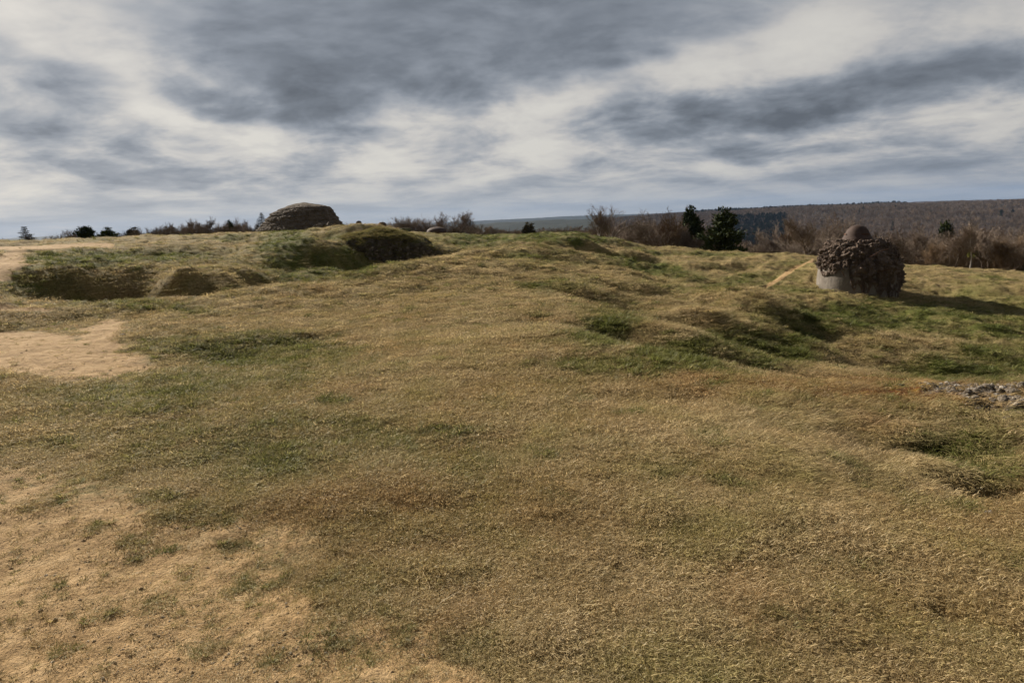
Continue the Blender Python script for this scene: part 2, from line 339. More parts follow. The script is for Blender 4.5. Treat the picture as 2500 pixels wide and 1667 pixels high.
for (bu, bv, ru, rv, an, w) in BL:
    a0, e0 = pix_dir(bu, bv); e0 = math.degrees(math.atan(e0)); a0 = math.degrees(a0)
    k = 57.2958 / math.hypot(F, bu - W/2) 
    mp = t.n('ShaderNodeMapping', {'Vector': aew, 'Location': (a0, e0, 0), 'Rotation': (0, 0, R(an - 2)), 'Scale': (ru*k, rv*k, 1)}, vector_type='TEXTURE')
    gr = t.n('ShaderNodeTexGradient', {0: mp.outputs[0]}, gradient_type='SPHERICAL')
    sm = t.n('ShaderNodeMapRange', {'Value': gr.outputs[1]}, interpolation_type='SMOOTHERSTEP')
    acc = t.math('MULTIPLY_ADD', sm.outputs[0], w, acc if acc is not None else .40)
# cloud texture: soft streaks high up, small cumulus towards the horizon
mp = t.n('ShaderNodeMapping', {'Vector': pl, 'Rotation': (0, 0, R(20)), 'Scale': (1.0, 1.35, 1)})
n1 = t.noise(mp.outputs[0], 1.9, 7, .64, .15).outputs[0]
ell_ = t.math('LOGARITHM', t.math('ADD', t.math('MAXIMUM', eld, -1.0), 2.2), 2.71828)
lowc = t.n('ShaderNodeCombineXYZ', {0: azd, 1: ell_}).outputs[0]
mp2 = t.n('ShaderNodeMapping', {'Vector': lowc, 'Location': (3, 7, 0), 'Scale': (.15, 3.6, 1)})
n2 = t.noise(mp2.outputs[0], 1.0, 7, .62, .1).outputs[0]
lowm = t.n('ShaderNodeMapRange', {'Value': eld, 'From Min': 17, 'From Max': 6}, interpolation_type='SMOOTHSTEP').outputs[0]
nn = t.n('ShaderNodeMix', {0: t.math('MULTIPLY', lowm, .8), 2: n1, 3: n2}, data_type='FLOAT').outputs[0]
nsh = t.n('ShaderNodeMapRange', {'Value': nn, 'From Min': .38, 'From Max': .62}, interpolation_type='SMOOTHSTEP').outputs[0]
amp = t.math('MULTIPLY_ADD', lowm, .22, .40)
dens = t.math('MULTIPLY_ADD', t.math('SUBTRACT', nsh, .5), amp, acc)
# second sample a little higher: lit tops and grey flat bottoms of the small clouds
mp3 = t.n('ShaderNodeVectorMath', {0: mp2.outputs[0], 1: (-.10, .30, 0)}, operation='ADD')
n3 = t.noise(mp3.outputs[0], 1.0, 4, .58, .3).outputs[0]
mp4 = t.n('ShaderNodeVectorMath', {0: mp.outputs[0], 1: (-.10, .10, 0)}, operation='ADD')
n4 = t.noise(mp4.outputs[0], 1.9, 4, .6, .3).outputs[0]
rel = t.n('ShaderNodeMix', {0: lowm, 2: t.math('SUBTRACT', n4, n1), 3: t.math('MULTIPLY', t.math('SUBTRACT', n3, n2), 1.25)}, data_type='FLOAT').outputs[0]
dens = t.math('MULTIPLY_ADD', rel, 1.3, dens)
cc = t.ramp(t.math('MULTIPLY_ADD', dens, .72, .10), [(.10, rgb(212, 208, 201)), (.28, rgb(200, 197, 193)), (.40, rgb(181, 181, 182)), (.52, rgb(159, 163, 169)), (.66, rgb(136, 142, 151)), (.80, rgb(117, 123, 132)), (1.0, rgb(94, 99, 107))])
# brighter and creamier towards the hidden sun, duller to the right
azs = t.n('ShaderNodeMapRange', {'Value': azd, 'From Min': -60, 'From Max': 40, 'To Min': 1.04, 'To Max': .86}).outputs[0]
cc = t.n('ShaderNodeVectorMath', {0: cc}, operation='SCALE'); t.set(cc, 'Scale', azs)
hz = t.ramp(t.n('ShaderNodeMapRange', {'Value': azd, 'From Min': -40, 'From Max': 40}).outputs[0], [(0, rgb(192, 194, 195)), (.5, rgb(168, 172, 176)), (1, rgb(130, 137, 147))])
hm = t.n('ShaderNodeMapRange', {'Value': eld, 'From Min': 4.5, 'From Max': 0.0, 'To Max': .68}, interpolation_type='SMOOTHSTEP').outputs[0]
cc = t.mix(hm, cc.outputs[0], hz)
# added darkening of the unseen sky overhead and behind: less ambient, deeper shadows
ovr = t.n('ShaderNodeMapRange', {'Value': eld, 'From Min': 27, 'From Max': 45, 'To Min': 1.0, 'To Max': .42}, interpolation_type='SMOOTHSTEP').outputs[0]
bck = t.n('ShaderNodeMapRange', {'Value': Y, 'From Min': .35, 'From Max': -.2, 'To Min': 1.0, 'To Max': .5}, interpolation_type='SMOOTHSTEP').outputs[0]
dk = t.math('MULTIPLY', ovr, bck)
cc_ = t.n('ShaderNodeVectorMath', {0: cc}, operation='SCALE'); t.set(cc_, 'Scale', dk); cc = cc_.outputs[0]
sc10 = t.n('ShaderNodeVectorMath', {0: cc}, operation='SCALE'); t.set(sc10, 'Scale', 10.0 * .575)
cover = t.n('ShaderNodeMapRange', {'Value': dens, 'From Min': .02, 'From Max': .22, 'To Min': .975, 'To Max': .99}).outputs[0]
cover = t.math('MAXIMUM', cover, hm)
final = t.mix(cover, sky.outputs[0], sc10.outputs[0])
bg = t.n('ShaderNodeBackground', {'Color': final, 'Strength': .1})
wo = t.n('ShaderNodeOutputWorld', {'Surface': bg.outputs[0]})
wd.cycles.sampling_method = "NONE"
SC.view_settings.view_transform = 'Standard'; SC.view_settings.look = 'None'; SC.view_settings.exposure = .90; SC.view_settings.gamma = 1
SC.cycles.max_bounces = 4; SC.cycles.diffuse_bounces = 2; SC.cycles.transparent_max_bounces = 4; SC.cycles.volume_bounces = 0
SC.cycles.use_adaptive_sampling = True; SC.cycles.adaptive_threshold = .02
# ------------------------------------------------------------------ ground sheet
m_ground, t = material('ground')
pos = t.n('ShaderNodeNewGeometry').outputs['Position']
def attr(t, name, typ='GEOMETRY'): return t.n('ShaderNodeAttribute', attribute_name=name, attribute_type=typ)
cvr = attr(t, 'cover'); cs = t.n('ShaderNodeSeparateColor', {0: cvr.outputs['Color']})
bare_, green_, moss_ = cs.outputs
cv2 = attr(t, 'cover2'); cs2 = t.n('ShaderNodeSeparateColor', {0: cv2.outputs['Color']})
rub_, wood_, con_ = cs2.outputs
nA = t.noise(pos, 14, 6, .65); nB = t.noise(pos, 2.2, 5, .6); nC = t.noise(pos, 60, 4, .7)
straw = t.ramp(nA.outputs[0], [(.28, (.085, .062, .032)), (.45, (.18, .135, .065)), (.58, (.29, .220, .110)), (.72, (.38, .30, .165))])
straw = t.mix(t.n('ShaderNodeMapRange', {'Value': nB.outputs[0], 'From Min': .4, 'From Max': .65}).outputs[0], straw, t.mix(.6, straw, (.18, .155, .06, 1)))
grn = t.ramp(nA.outputs[0], [(.3, (.035, .044, .010)), (.5, (.085, .092, .022)), (.7, (.15, .145, .045))])
gm = t.math('ADD', green_, t.math('MULTIPLY', t.math('SUBTRACT', nC.outputs[0], .5), .8))
gm = t.n('ShaderNodeMapRange', {'Value': gm, 'From Min': .1, 'From Max': .85}).outputs[0]
c = t.mix(gm, straw, grn)
# soil
sn = t.noise(pos, 5, 8, .7)
soil = t.ramp(sn.outputs[0], [(.3, (.20, .128, .060)), (.5, (.355, .238, .118)), (.68, (.47, .335, .185))])
soil = t.mix(t.n('ShaderNodeMapRange', {'Value': nC.outputs[0], 'From Min': .55, 'From Max': .72}).outputs[0], soil, (.20, .135, .08, 1))
bm = t.math('ADD', bare_, t.math('MULTIPLY', t.math('SUBTRACT', nA.outputs[0], .5), 1.3))
bm = t.n('ShaderNodeMapRange', {'Value': bm, 'From Min': .32, 'From Max': .62}).outputs[0]
c = t.mix(bm, c, soil)
mosc = t.ramp(t.noise(pos, 7, 5, .7).outputs[0], [(.35, (.07, .030, .014)), (.5, (.15, .066, .022)), (.62, (.19, .12, .022)), (.72, (.25, .22, .17))])
mm = t.n('ShaderNodeMapRange', {'Value': t.math('ADD', moss_, t.math('MULTIPLY', t.math('SUBTRACT', nB.outputs[0], .5), 1.2)), 'From Min': .3, 'From Max': .7}).outputs[0]
c = t.mix(mm, c, mosc)
vor = t.n('ShaderNodeTexVoronoi', {'Vector': pos, 'Scale': 26.0})
gv = t.ramp(vor.outputs['Distance'], [(.0, (.20, .175, .145)), (.45, (.12, .10, .08)), (.7, (.04, .03, .02))])
rm = t.n('ShaderNodeMapRange', {'Value': t.math('ADD', rub_, t.math('MULTIPLY', t.math('SUBTRACT', nB.outputs[0], .5), 1.6)), 'From Min': .45, 'From Max': .75}).outputs[0]
c = t.mix(rm, c, gv)
# far woodland: bare brown-purple canopy with dark conifer stands
wc = t.ramp(t.noise(pos, .030, 9, .72).outputs[0], [(.30, (.018, .012, .009)), (.5, (.045, .031, .023)), (.66, (.075, .053, .040))])
cn = t.ramp(t.noise(pos, .03, 8, .7).outputs[0], [(.3, (.005, .009, .007)), (.6, (.015, .024, .017))])
wc = t.mix(con_, wc, cn)
c = t.mix(wood_, c, wc)
hb = t.math('ADD', t.math('MULTIPLY', nA.outputs[0], .7), t.math('MULTIPLY', nC.outputs[0], .35))
b = finish(t, c, .95, hb, 1.0, .05, .1)

def build_ground():
    az_f = np.linspace(-.82, .82, 950)
    k = 45; side = np.linspace(0, 1, k)[1:]
    az = np.concatenate([-(.82 + side[::-1] * (math.pi - .82))[:], az_f, .82 + side * (math.pi - .82)])
    az = az[1:]                                       # close the ring
    ld = np.concatenate([np.linspace(math.log(.5), math.log(2), 60)[:-1], np.linspace(math.log(2), math.log(70), 760)[:-1], np.linspace(math.log(70), math.log(12000), 260)])
    A, L = np.meshgrid(az, ld, indexing='ij')
    D = np.exp(L); x = D*np.sin(A); y = D*np.cos(A)
    zb = base_z(x, y); sf = surf(x, y, zb); z = ground_z(x, y, True, sf)
    bare, road, green, moss, rub, rough = sf
    na, nl = A.shape
    V = np.stack([x, y, z], -1).reshape(-1, 3)
    V = np.vstack([V, [[0, 0, float(z[:, 0].mean())]]])
    i = np.arange(na)[:, None]; j = np.arange(nl-1)[None]; i2 = (i + 1) % na
    Fq = np.stack([i*nl + j, i2*nl + j, i2*nl + j+1, i*nl + j+1][::-1], -1).reshape(-1, 4)
    me = bpy.data.meshes.new('ground')
    cap = np.stack([np.full(na, len(V)-1), (np.arange(na)), ((np.arange(na)+1) % na)], -1); cap[:, 1] *= nl; cap[:, 2] *= nl
    cap = cap[:, ::-1]
    nq, nt_ = len(Fq), len(cap)
    me.vertices.add(len(V)); me.vertices.foreach_set('co', V.astype(np.float32).ravel())
    li = np.concatenate([Fq.ravel(), cap.ravel()]).astype(np.int32)
    me.loops.add(len(li)); me.loops.foreach_set('vertex_index', li)
    me.polygons.add(nq + nt_)
    me.polygons.foreach_set('loop_start', np.concatenate([np.arange(nq)*4, nq*4 + np.arange(nt_)*3]).astype(np.int32))
    me.polygons.foreach_set('loop_total', np.concatenate([np.full(nq, 4), np.full(nt_, 3)]).astype(np.int32))
    me.update(calc_edges=True)
    me.polygons.foreach_set('use_smooth', np.ones(nq+nt_, bool))
    wood = sst(110, 190, D)
    conf = np.zeros_like(D)
    u, v = project(x, y, z)
    wob = fbm(x/90, y/90, 3, 81) * 12
    conf = np.maximum(conf, (ell(u, v + wob, 1860, 545 + 20, 110, 30, 0, .4)) * sst(300, 400, D) * (1 - sst(1200, 1500, D)))
    conf = np.maximum(conf, ell(u, v, 1950, 512, 420, 9, 2, .5) * sst(1800, 2200, D) * (1 - sst(3500, 4000, D)))
    conf = np.maximum(conf, sst(.12, .3, fbm(x/300, y/300, 3, 83)) * .7 * sst(1400, 2200, D))
    conf = np.maximum(conf, sst(1700, 1500, u) * .9 * sst(900, 1500, D))
    a = np.zeros((len(V), 4), np.float32); a[:, 3] = 1
    n = na*nl
    a[:n, 0] = np.maximum(bare, road*1.0).ravel(); a[:n, 1] = green.ravel(); a[:n, 2] = moss.ravel()
    at = me.attributes.new('cover', 'FLOAT_COLOR', 'POINT'); at.data.foreach_set('color', a.ravel())
    a2 = np.zeros((len(V), 4), np.float32); a2[:, 3] = 1
    a2[:n, 0] = rub.ravel(); a2[:n, 1] = wood.ravel(); a2[:n, 2] = conf.ravel()
    at = me.attributes.new('cover2', 'FLOAT_COLOR', 'POINT'); at.data.foreach_set('color', a2.ravel())
    me.materials.append(m_ground)
    o = bpy.data.objects.new('ground', me); COL.objects.link(o)
    props(o, kind='structure'); o['label'] = 'cratered grassy fort top with mounds, worn soil and far wooded hills'
    return o
build_ground()
# ------------------------------------------------------------------ grass blades (uncountable: one object)
m_blade, t = material('grass_blades')
tint = attr(t, 'tint', 'INSTANCER'); bv = attr(t, 'shade')
oi = t.n('ShaderNodeMapRange', {'Value': bv.outputs['Fac'], 'To Min': .62, 'To Max': 1.42}).outputs[0]
cb = t.n('ShaderNodeVectorMath', {0: tint.outputs['Color']}, operation='SCALE'); t.set(cb, 'Scale', oi)
cb = t.mix(t.math('MULTIPLY', t.n('ShaderNodeMapRange', {'Value': bv.outputs['Fac'], 'From Min': .78, 'From Max': 1.0}).outputs[0], .55), cb.outputs[0], (.50, .40, .24, 1))
df = t.n('ShaderNodeBsdfDiffuse', {'Color': cb}); tr = t.n('ShaderNodeBsdfTranslucent', {'Color': cb})
gl = t.n('ShaderNodeBsdfGlossy', {'Color': (.9, .9, .85, 1), 'Roughness': .45})
ms = t.n('ShaderNodeMixShader', {0: .45, 1: df.outputs[0], 2: tr.outputs[0]})
ms2 = t.n('ShaderNodeMixShader', {0: .012, 1: ms.outputs[0], 2: gl.outputs[0]})
t.n('ShaderNodeOutputMaterial', {'Surface': ms2.outputs[0]})
tufts = bpy.data.collections.new('tuft_kinds')
def blade_mesh(name, blades):
    V = []; Fc = []; S = []
    for (bx, by, az, ln, wd_, lean, curl, sh) in blades:
        dx, dy = math.cos(az), math.sin(az); nx, ny = -dy, dx
        i0 = len(V); p = [bx, by, -.004]; el = lean; segs = 3
        for s in range(segs + 1):
            w = wd_ * (1, .9, .65, .12)[s] * .5
            V.append((p[0] - nx*w, p[1] - ny*w, p[2])); V.append((p[0] + nx*w, p[1] + ny*w, p[2] + w*.5))
            S += [sh, sh]
            st = ln / segs
            p = [p[0] + dx*math.cos(el)*st, p[1] + dy*math.cos(el)*st, p[2] + math.sin(el)*st]
            el -= curl
            if p[2] < .002: p[2] = .002
        for s in range(segs):
            a = i0 + 2*s; Fc.append((a, a+1, a+3, a+2))
    me = bpy.data.meshes.new(name); me.from_pydata(V, [], Fc); me.update()
    at = me.attributes.new('shade', 'FLOAT', 'POINT'); at.data.foreach_set('value', S)
    me.materials.append(m_blade); o = bpy.data.objects.new(name, me); tufts.objects.link(o)
rr = random.Random(5)
for k in range(5):      # a_ mats of short dry blades
    B = []
    for i in range(46):
        r = .085*math.sqrt(rr.random()); a = rr.uniform(0, 6.283)
        B.append((r*math.cos(a), r*math.sin(a), rr.gauss(.6*k, 1.3), rr.uniform(.012, .034), rr.uniform(.0016, .003), rr.uniform(.1, .8), rr.uniform(.1, .5), rr.random()))
    blade_mesh('a_mat%d' % k, B)
for k in range(3):      # b_ upright green tufts
    B = []
    for i in range(34):
        r = .018*math.sqrt(rr.random()); a = rr.uniform(0, 6.283)
        B.append((r*math.cos(a), r*math.sin(a), a + rr.gauss(0, .4), rr.uniform(.018, .042), rr.uniform(.002, .0034), rr.uniform(.3, 1.2), rr.uniform(.15, .5), rr.random()*.75))
    blade_mesh('b_tuft%d' % k, B)
for k in range(3):      # c_ long combed-over hay
    B = []
    for i in range(40):
        r = .07*math.sqrt(rr.random()); a = rr.uniform(0, 6.283)
        B.append((r*math.cos(a), r*math.sin(a), rr.gauss(0, .4), rr.uniform(.035, .08), rr.uniform(.0016, .0026), rr.uniform(.2, .8), rr.uniform(.25, .55), rr.random()))
    blade_mesh('c_hay%d' % k, B)
for k in range(3):      # d_ lone dead straws
    B = []
    for i in range(4):
        B.append((rr.uniform(-.04, .04), rr.uniform(-.04, .04), rr.uniform(0, 6.28), rr.uniform(.06, .16), .0022, rr.uniform(.0, .35), rr.uniform(.0, .12), rr.uniform(.85, 1)))
    blade_mesh('d_straw%d' % k, B)
for k in range(2):      # e_ low rosettes of broad leaves
    B = []
    for i in range(11):
        a = i*2.4 + rr.uniform(-.3, .3); B.append((0, 0, a, rr.uniform(.022, .04), rr.uniform(.008, .012), rr.uniform(.2, .7), rr.uniform(.2, .4), rr.uniform(.2, .6)))
    blade_mesh('e_weed%d' % k, B)
CLUMPS = [(650, 1395, .11, 70, 1), (1030, 1440, .09, 40, 0), (800, 1545, .12, 55, 0), (565, 1325, .09, 40, 0), (330, 1318, .08, 36, 0), (340, 1345, .08, 26, 0), (470, 1238, .06, 26, 0), (505, 1268, .07, 30, 0), (565, 1268, .07, 30, 0),
  (375, 1215, .08, 30, 0), (170, 1178, .07, 26, 0), (245, 1283, .05, 18, 0), (390, 1480, .06, 16, 0), (490, 1585, .06, 24, 0), (165, 1590, .05, 16, 0), (640, 1615, .05, 14, 0), (1250, 1600, .08, 30, 0), (880, 1600, .07, 20, 0),
  (1320, 1350, .10, 34, 0), (1440, 1325, .08, 30, 0), (1990, 1470, .05, 20, 0), (2050, 1470, .06, 20, 0), (2200, 1640, .08, 34, 0), (420, 1335, .05, 14, 0), (1700, 1140, .10, 40, 0), (240, 1505, .05, 10, 0), (120, 1450, .05, 10, 0), (560, 1440, .05, 12, 0), (1000, 1560, .07, 20, 0), (1560, 1460, .08, 22, 0)]
def build_grass(n=225000):
    K = n*4
    az = RNG.uniform(-1.15, 1.15, K)
    q = RNG.random(K); d0, d1, p = 1.7, 62.0, -.36      # density per ln d ~ d**p
    d = (d0**p + q*(d1**p - d0**p))**(1/p)
    x = d*np.sin(az); y = d*np.cos(az)
    zb = base_z(x, y); bare, road, green, moss, rub, rough = surf(x, y, zb)
    z = ground_z(x, y, True, (bare, road, green, moss, rub, rough))
    # leave out what no view from near the photograph's place could see
    dens = (1 - .91*sst(.26, .56, bare + .65*(fbm(x*2.2, y*2.2, 4, 91)))) * (1 - .96*road) * (1 - .75*moss) * (1 - .75*sst(.3, .7, rub))
    dens *= .62 + .38*sst(-.25, .2, fbm(x*4, y*4, 3, 93))
    keep = (RNG.random(K) < dens) & ((np.abs(az) < .78) | (d < 13))
    idx = np.nonzero(keep)[0][:n]
    x, y, z, d, bare, green, moss, rough, az = (w[idx] for w in (x, y, z, d, bare, green, moss, rough, az))
    # single green clumps that stand out in the photograph
    ex = []
    for (cu, cv__, rad, cnt, ring) in CLUMPS:
        a_, e_ = pix_dir(cu, cv__); dd = min(EYE/max(-e_, .05), 9)
        for q in range(cnt):
            th = RNG.uniform(0, 6.283); r_ = rad*(.85 + .15*RNG.random()) if ring else rad*math.sqrt(RNG.random()); ex.append((dd*math.sin(a_) + r_*math.cos(th), dd*math.cos(a_) + r_*math.sin(th)*1.2))
    ex = np.array(ex); exz = ground_z(ex[:, 0], ex[:, 1]); ne = len(ex)
    cat_ = lambda arr, val: np.concatenate([arr, val])
    x = cat_(x, ex[:, 0]); y = cat_(y, ex[:, 1]); z = cat_(z, exz); d = np.hypot(x, y); az = np.arctan2(x, y)
    bare = cat_(bare, np.zeros(ne)); green = cat_(green, np.full(ne, .42)); moss = cat_(moss, np.zeros(ne)); rough = cat_(rough, np.zeros(ne))
    m = len(x); rnd = RNG.random(m)
    isg = (RNG.random(m) < np.clip(green*.75 + bare*.25, 0, .9))
    u, v = project(x, y, z)
    hay = np.maximum.reduce([ell(u, v, 2150, 1060, 480, 150, 10, .6)*.7, ell(u, v, 1780, 765, 170, 50, 0, .6)*.9, ell(u, v, 2000, 1350, 700, 330, 0, .8)*.12*sst(0,.3,fbm(x*1.4,y*1.4,3,191)+.15), ell(u, v, 2480, 1060, 80, 60, 0, .5), sst(14, 26, d)*.3])
    ish = (RNG.random(m) < hay*.7) & ~((RNG.random(m) < .6) & isg)
    kind = np.where(ish, 8 + (rnd*3).astype(int), np.where(isg, 5 + (rnd*3).astype(int), (rnd*5).astype(int))).astype(np.int32)
    q_ = RNG.random(m); far_ok = d < 12; kind = np.where((q_ < .018) & far_ok, 11 + (rnd*3).astype(int), kind); kind = np.where((q_ > .982) & far_ok & (green > .1), 14 + (rnd*2).astype(int), kind).astype(np.int32)
    s = (d/2.6)**.5 * RNG.uniform(.7, 1.3, m)
    s = np.minimum(s, 3.0) * (1 + .25*rough) * np.where(isg, 1 + .4*green, 1) * (1 - .35*np.clip(bare*1.3, 0, 1)) * np.where(ish, .9, 1)
    s[m-ne:] *= .72
    # comb: prevailing lie of the blades
    rz = np.where(ish, -.6 + fbm(x*1.1, y*1.1, 3, 95)*4 + RNG.normal(0, .8, m), RNG.uniform(0, 6.283, m))
    rot = np.stack([RNG.normal(0, .12, m), RNG.normal(0, .12, m), rz], -1)
    dry = np.array([.42, .335, .195]); dry2 = np.array([.33, .245, .120]); rust = np.array([.29, .175, .080]); olive = np.array([.26, .23, .085]); gcol = np.array([.115, .130, .034]); gcol2 = np.array([.18, .175, .06])
    w1 = np.clip(.62 + fbm(x*.7, y*.7, 4, 97)*1.3 + RNG.normal(0, .22, m), 0, 1)[:, None]
    c = dry*w1 + dry2*(1-w1)
    w2 = np.clip(.14 + fbm(x*1.6+9, y*1.6, 3, 99)*1.1 + RNG.normal(0, .2, m), 0, .8)[:, None]; c = c*(1-w2) + olive*w2
    w3 = np.clip(sst(.12, .5, fbm(x*.9, y*.9, 3, 101)) * .38 + RNG.normal(0, .1, m) + .6*moss, 0, .8)[:, None]; c = c*(1-w3) + rust*w3
    gw = np.clip(green*1.15 + np.where(isg, .30, -.12) + RNG.normal(0, .12, m), 0, 1)[:, None]
    w4 = RNG.random(m)[:, None]; c = c*(1-gw) + (gcol*w4 + gcol2*(1-w4))*gw
    lush = (sst(.55, 1.0, green) * sst(9, 20, d) * .6)[:, None]; c = c*(1-lush) + np.array([.060, .082, .020])*lush
    c = c * (RNG.uniform(.8, 1.2, m) * np.where(d > 9, RNG.uniform(.72, 1.32, m), 1) * (1.10 + .14*(1 - sst(6, 14, d)) + .5*np.clip(fbm(x*2.1, y*2.1, 2, 131), -.5, .5)*sst(10, 20, d)))[:, None]
    me = bpy.data.meshes.new('grass'); me.vertices.add(m); me.vertices.foreach_set('co', np.stack([x, y, z], -1).astype(np.float32).ravel())
    def A(nm, ty, key, arr): a = me.attributes.new(nm, ty, 'POINT'); a.data.foreach_set(key, arr.ravel())
    A('kind_index', 'INT', 'value', kind); A('turn', 'FLOAT_VECTOR', 'vector', rot.astype(np.float32))
    A('size', 'FLOAT', 'value', s.astype(np.float32)); A('tint', 'FLOAT_COLOR', 'color', np.c_[c, np.ones(m)].astype(np.float32))
    me.update()
    o = bpy.data.objects.new('grass', me); COL.objects.link(o)
    ng = bpy.data.node_groups.new('scatter', 'GeometryNodeTree')
    ng.interface.new_socket('Geometry', in_out='INPUT', socket_type='NodeSocketGeometry'); ng.interface.new_socket('Geometry', in_out='OUTPUT', socket_type='NodeSocketGeometry')
    N = ng.nodes; Lk = ng.links
    gi = N.new('NodeGroupInput'); go = N.new('NodeGroupOutput'); ip = N.new('GeometryNodeInstanceOnPoints'); ci = N.new('GeometryNodeCollectionInfo')
    ci.inputs[0].default_value = tufts; ci.inputs['Separate Children'].default_value = True; ci.inputs['Reset Children'].default_value = True
    def na(nm, ty): a = N.new('GeometryNodeInputNamedAttribute'); a.data_type = ty; a.inputs[0].default_value = nm; return a.outputs[0]
    Lk.new(gi.outputs[0], ip.inputs['Points']); Lk.new(ci.outputs[0], ip.inputs['Instance']); ip.inputs['Pick Instance'].default_value = True
    Lk.new(na('kind_index', 'INT'), ip.inputs['Instance Index'])
    er = N.new('FunctionNodeEulerToRotation'); Lk.new(na('turn', 'FLOAT_VECTOR'), er.inputs[0]); Lk.new(er.outputs[0], ip.inputs['Rotation'])
    Lk.new(na('size', 'FLOAT'), ip.inputs['Scale']); Lk.new(ip.outputs[0], go.inputs[0])
    md = o.modifiers.new('scatter', 'NODES'); md.node_group = ng
    props(o, 'short dry and green grass blades covering the mounds and hollows', 'grass', kind='stuff')
    return o
build_grass()
# ------------------------------------------------------------------ materials of built things
def concrete(name, lo, mid, hi, scale=3.0, bump=.05, moss=0.0, rust=.15):
    m, t = material(name)
    p = t.n('ShaderNodeTexCoord').outputs['Object']; nz = t.n('ShaderNodeNewGeometry').outputs['Normal']
    a = t.noise(p, scale, 8, .68); b = t.noise(p, scale*9, 5, .7); v = t.n('ShaderNodeTexVoronoi', {'Vector': p, 'Scale': scale*7})
    c = t.ramp(a.outputs[0], [(.30, lo), (.50, mid), (.70, hi)])
    c = t.mix(t.n('ShaderNodeMapRange', {'Value': b.outputs[0], 'From Min': .52, 'From Max': .75, 'To Max': .6}).outputs[0], c, (hi[0]*1.3, hi[1]*1.3, hi[2]*1.25, 1))
    r = t.noise(p, scale*.8, 5, .6, 1.0)
    vs = t.noise(t.n('ShaderNodeMapping', {'Vector': p, 'Scale': (3.2, 3.2, .35)}).outputs[0], 1.6, 5, .6)
    c = t.mix(t.n('ShaderNodeMapRange', {'Value': vs.outputs[0], 'From Min': .50, 'From Max': .68, 'To Max': .55}).outputs[0], c, (lo[0]*.8, lo[1]*.8, lo[2]*.8, 1))
    c = t.mix(t.n('ShaderNodeMapRange', {'Value': r.outputs[0], 'From Min': .58, 'From Max': .70, 'To Max': rust}).outputs[0], c, (.13, .055, .028, 1))
    if moss:
        s = t.n('ShaderNodeSeparateXYZ', {0: nz}).outputs[2]
        mk = t.math('ADD', s, t.math('MULTIPLY', t.math('SUBTRACT', a.outputs[0], .5), 1.6))
        mk = t.n('ShaderNodeMapRange', {'Value': mk, 'From Min': .38, 'From Max': .75, 'To Max': moss}).outputs[0]
        c = t.mix(mk, c, t.ramp(b.outputs[0], [(.3, (.030, .034, .010)), (.55, (.085, .080, .025)), (.75, (.17, .13, .055))]))
    h = t.math('ADD', t.math('MULTIPLY', v.outputs['Distance'], -.6), t.math('ADD', a.outputs[0], t.math('MULTIPLY', b.outputs[0], .5)))
    finish(t, c, .92, h, .9, bump, .15)
    return m
m_rough = concrete('weathered_concrete', (.050, .034, .025), (.115, .084, .066), (.22, .18, .15), 2.2, .08)
m_strata = concrete('layered_concrete', (.065, .050, .037), (.125, .100, .078), (.19, .16, .128), 1.2, .10)
m_smooth = concrete('smooth_concrete', (.085, .075, .062), (.15, .132, .112), (.23, .205, .18), 1.3, .012, rust=.05)
m_ruin = concrete('rubble_concrete', (.045, .036, .027), (.095, .080, .062), (.22, .20, .175), 3.2, .08, moss=.95)
m_stone = concrete('grey_stone', (.12, .105, .09), (.21, .19, .17), (.33, .31, .28), 9, .02)
m_stone_dark = concrete('dark_rubble_stone', (.05, .042, .035), (.10, .088, .075), (.19, .17, .15), 9, .02)
m_stone_brown = concrete('lichened_stone', (.085, .068, .05), (.165, .138, .108), (.28, .245, .20), 9, .02)
m_dirtstone = concrete('buff_stone', (.24, .18, .12), (.36, .29, .20), (.48, .41, .31), 12, .01)
m_steel, t = material('rusted_steel')
p = t.n('ShaderNodeTexCoord').outputs['Object']; a = t.noise(p, 2.5, 7, .65); b2 = t.noise(p, 22, 4, .6)
mp = t.n('ShaderNodeMapping', {'Vector': p, 'Scale': (7, 7, .6)}); st = t.noise(mp.outputs[0], 1, 5, .6)
c = t.ramp(a.outputs[0], [(.3, (.036, .021, .016)), (.5, (.060, .039, .032)), (.7, (.095, .066, .056))])
c = t.mix(t.n('ShaderNodeMapRange', {'Value': st.outputs[0], 'From Min': .5, 'From Max': .7, 'To Max': .5}).outputs[0], c, (.045, .028, .022, 1))
finish(t, c, .78, b2.outputs[0], .3, .01, .2, .0)
def plain(name, lo, hi, scale=6, rough=.85, spec=.15):
    m, t = material(name); p = t.n('ShaderNodeTexCoord').outputs['Object']; a = t.noise(p, scale, 5, .6)
    oi = t.n('ShaderNodeObjectInfo').outputs['Random']
    c = t.ramp(a.outputs[0], [(.3, lo), (.7, hi)])
    k = t.n('ShaderNodeMapRange', {'Value': oi, 'To Min': .75, 'To Max': 1.3}).outputs[0]
    s = t.n('ShaderNodeVectorMath', {0: c}, operation='SCALE'); t.set(s, 'Scale', k)
    finish(t, s.outputs[0], rough, a.outputs[0], .4, .01, spec); return m
m_bark = plain('bark', (.055, .040, .030), (.12, .090, .068))
m_twig = plain('twigs', (.095, .070, .048), (.19, .145, .102), 1.5)
m_twig_red = plain('red_brown_twigs', (.105, .072, .046), (.21, .145, .092), 1.5)
m_twig_grey = plain('grey_twigs', (.13, .10, .08), (.25, .20, .16), 1.5)
m_birch = plain('birch_bark', (.20, .17, .15), (.50, .46, .42), 3)
m_pine = plain('pine_needles', (.018, .030, .009), (.070, .090, .028), 2.5)
m_dry_evergreen = plain('brownish_evergreen', (.045, .042, .020), (.105, .088, .048), 2.5)
m_spruce = plain('spruce_needles', (.010, .016, .009), (.030, .042, .024), 2.5)
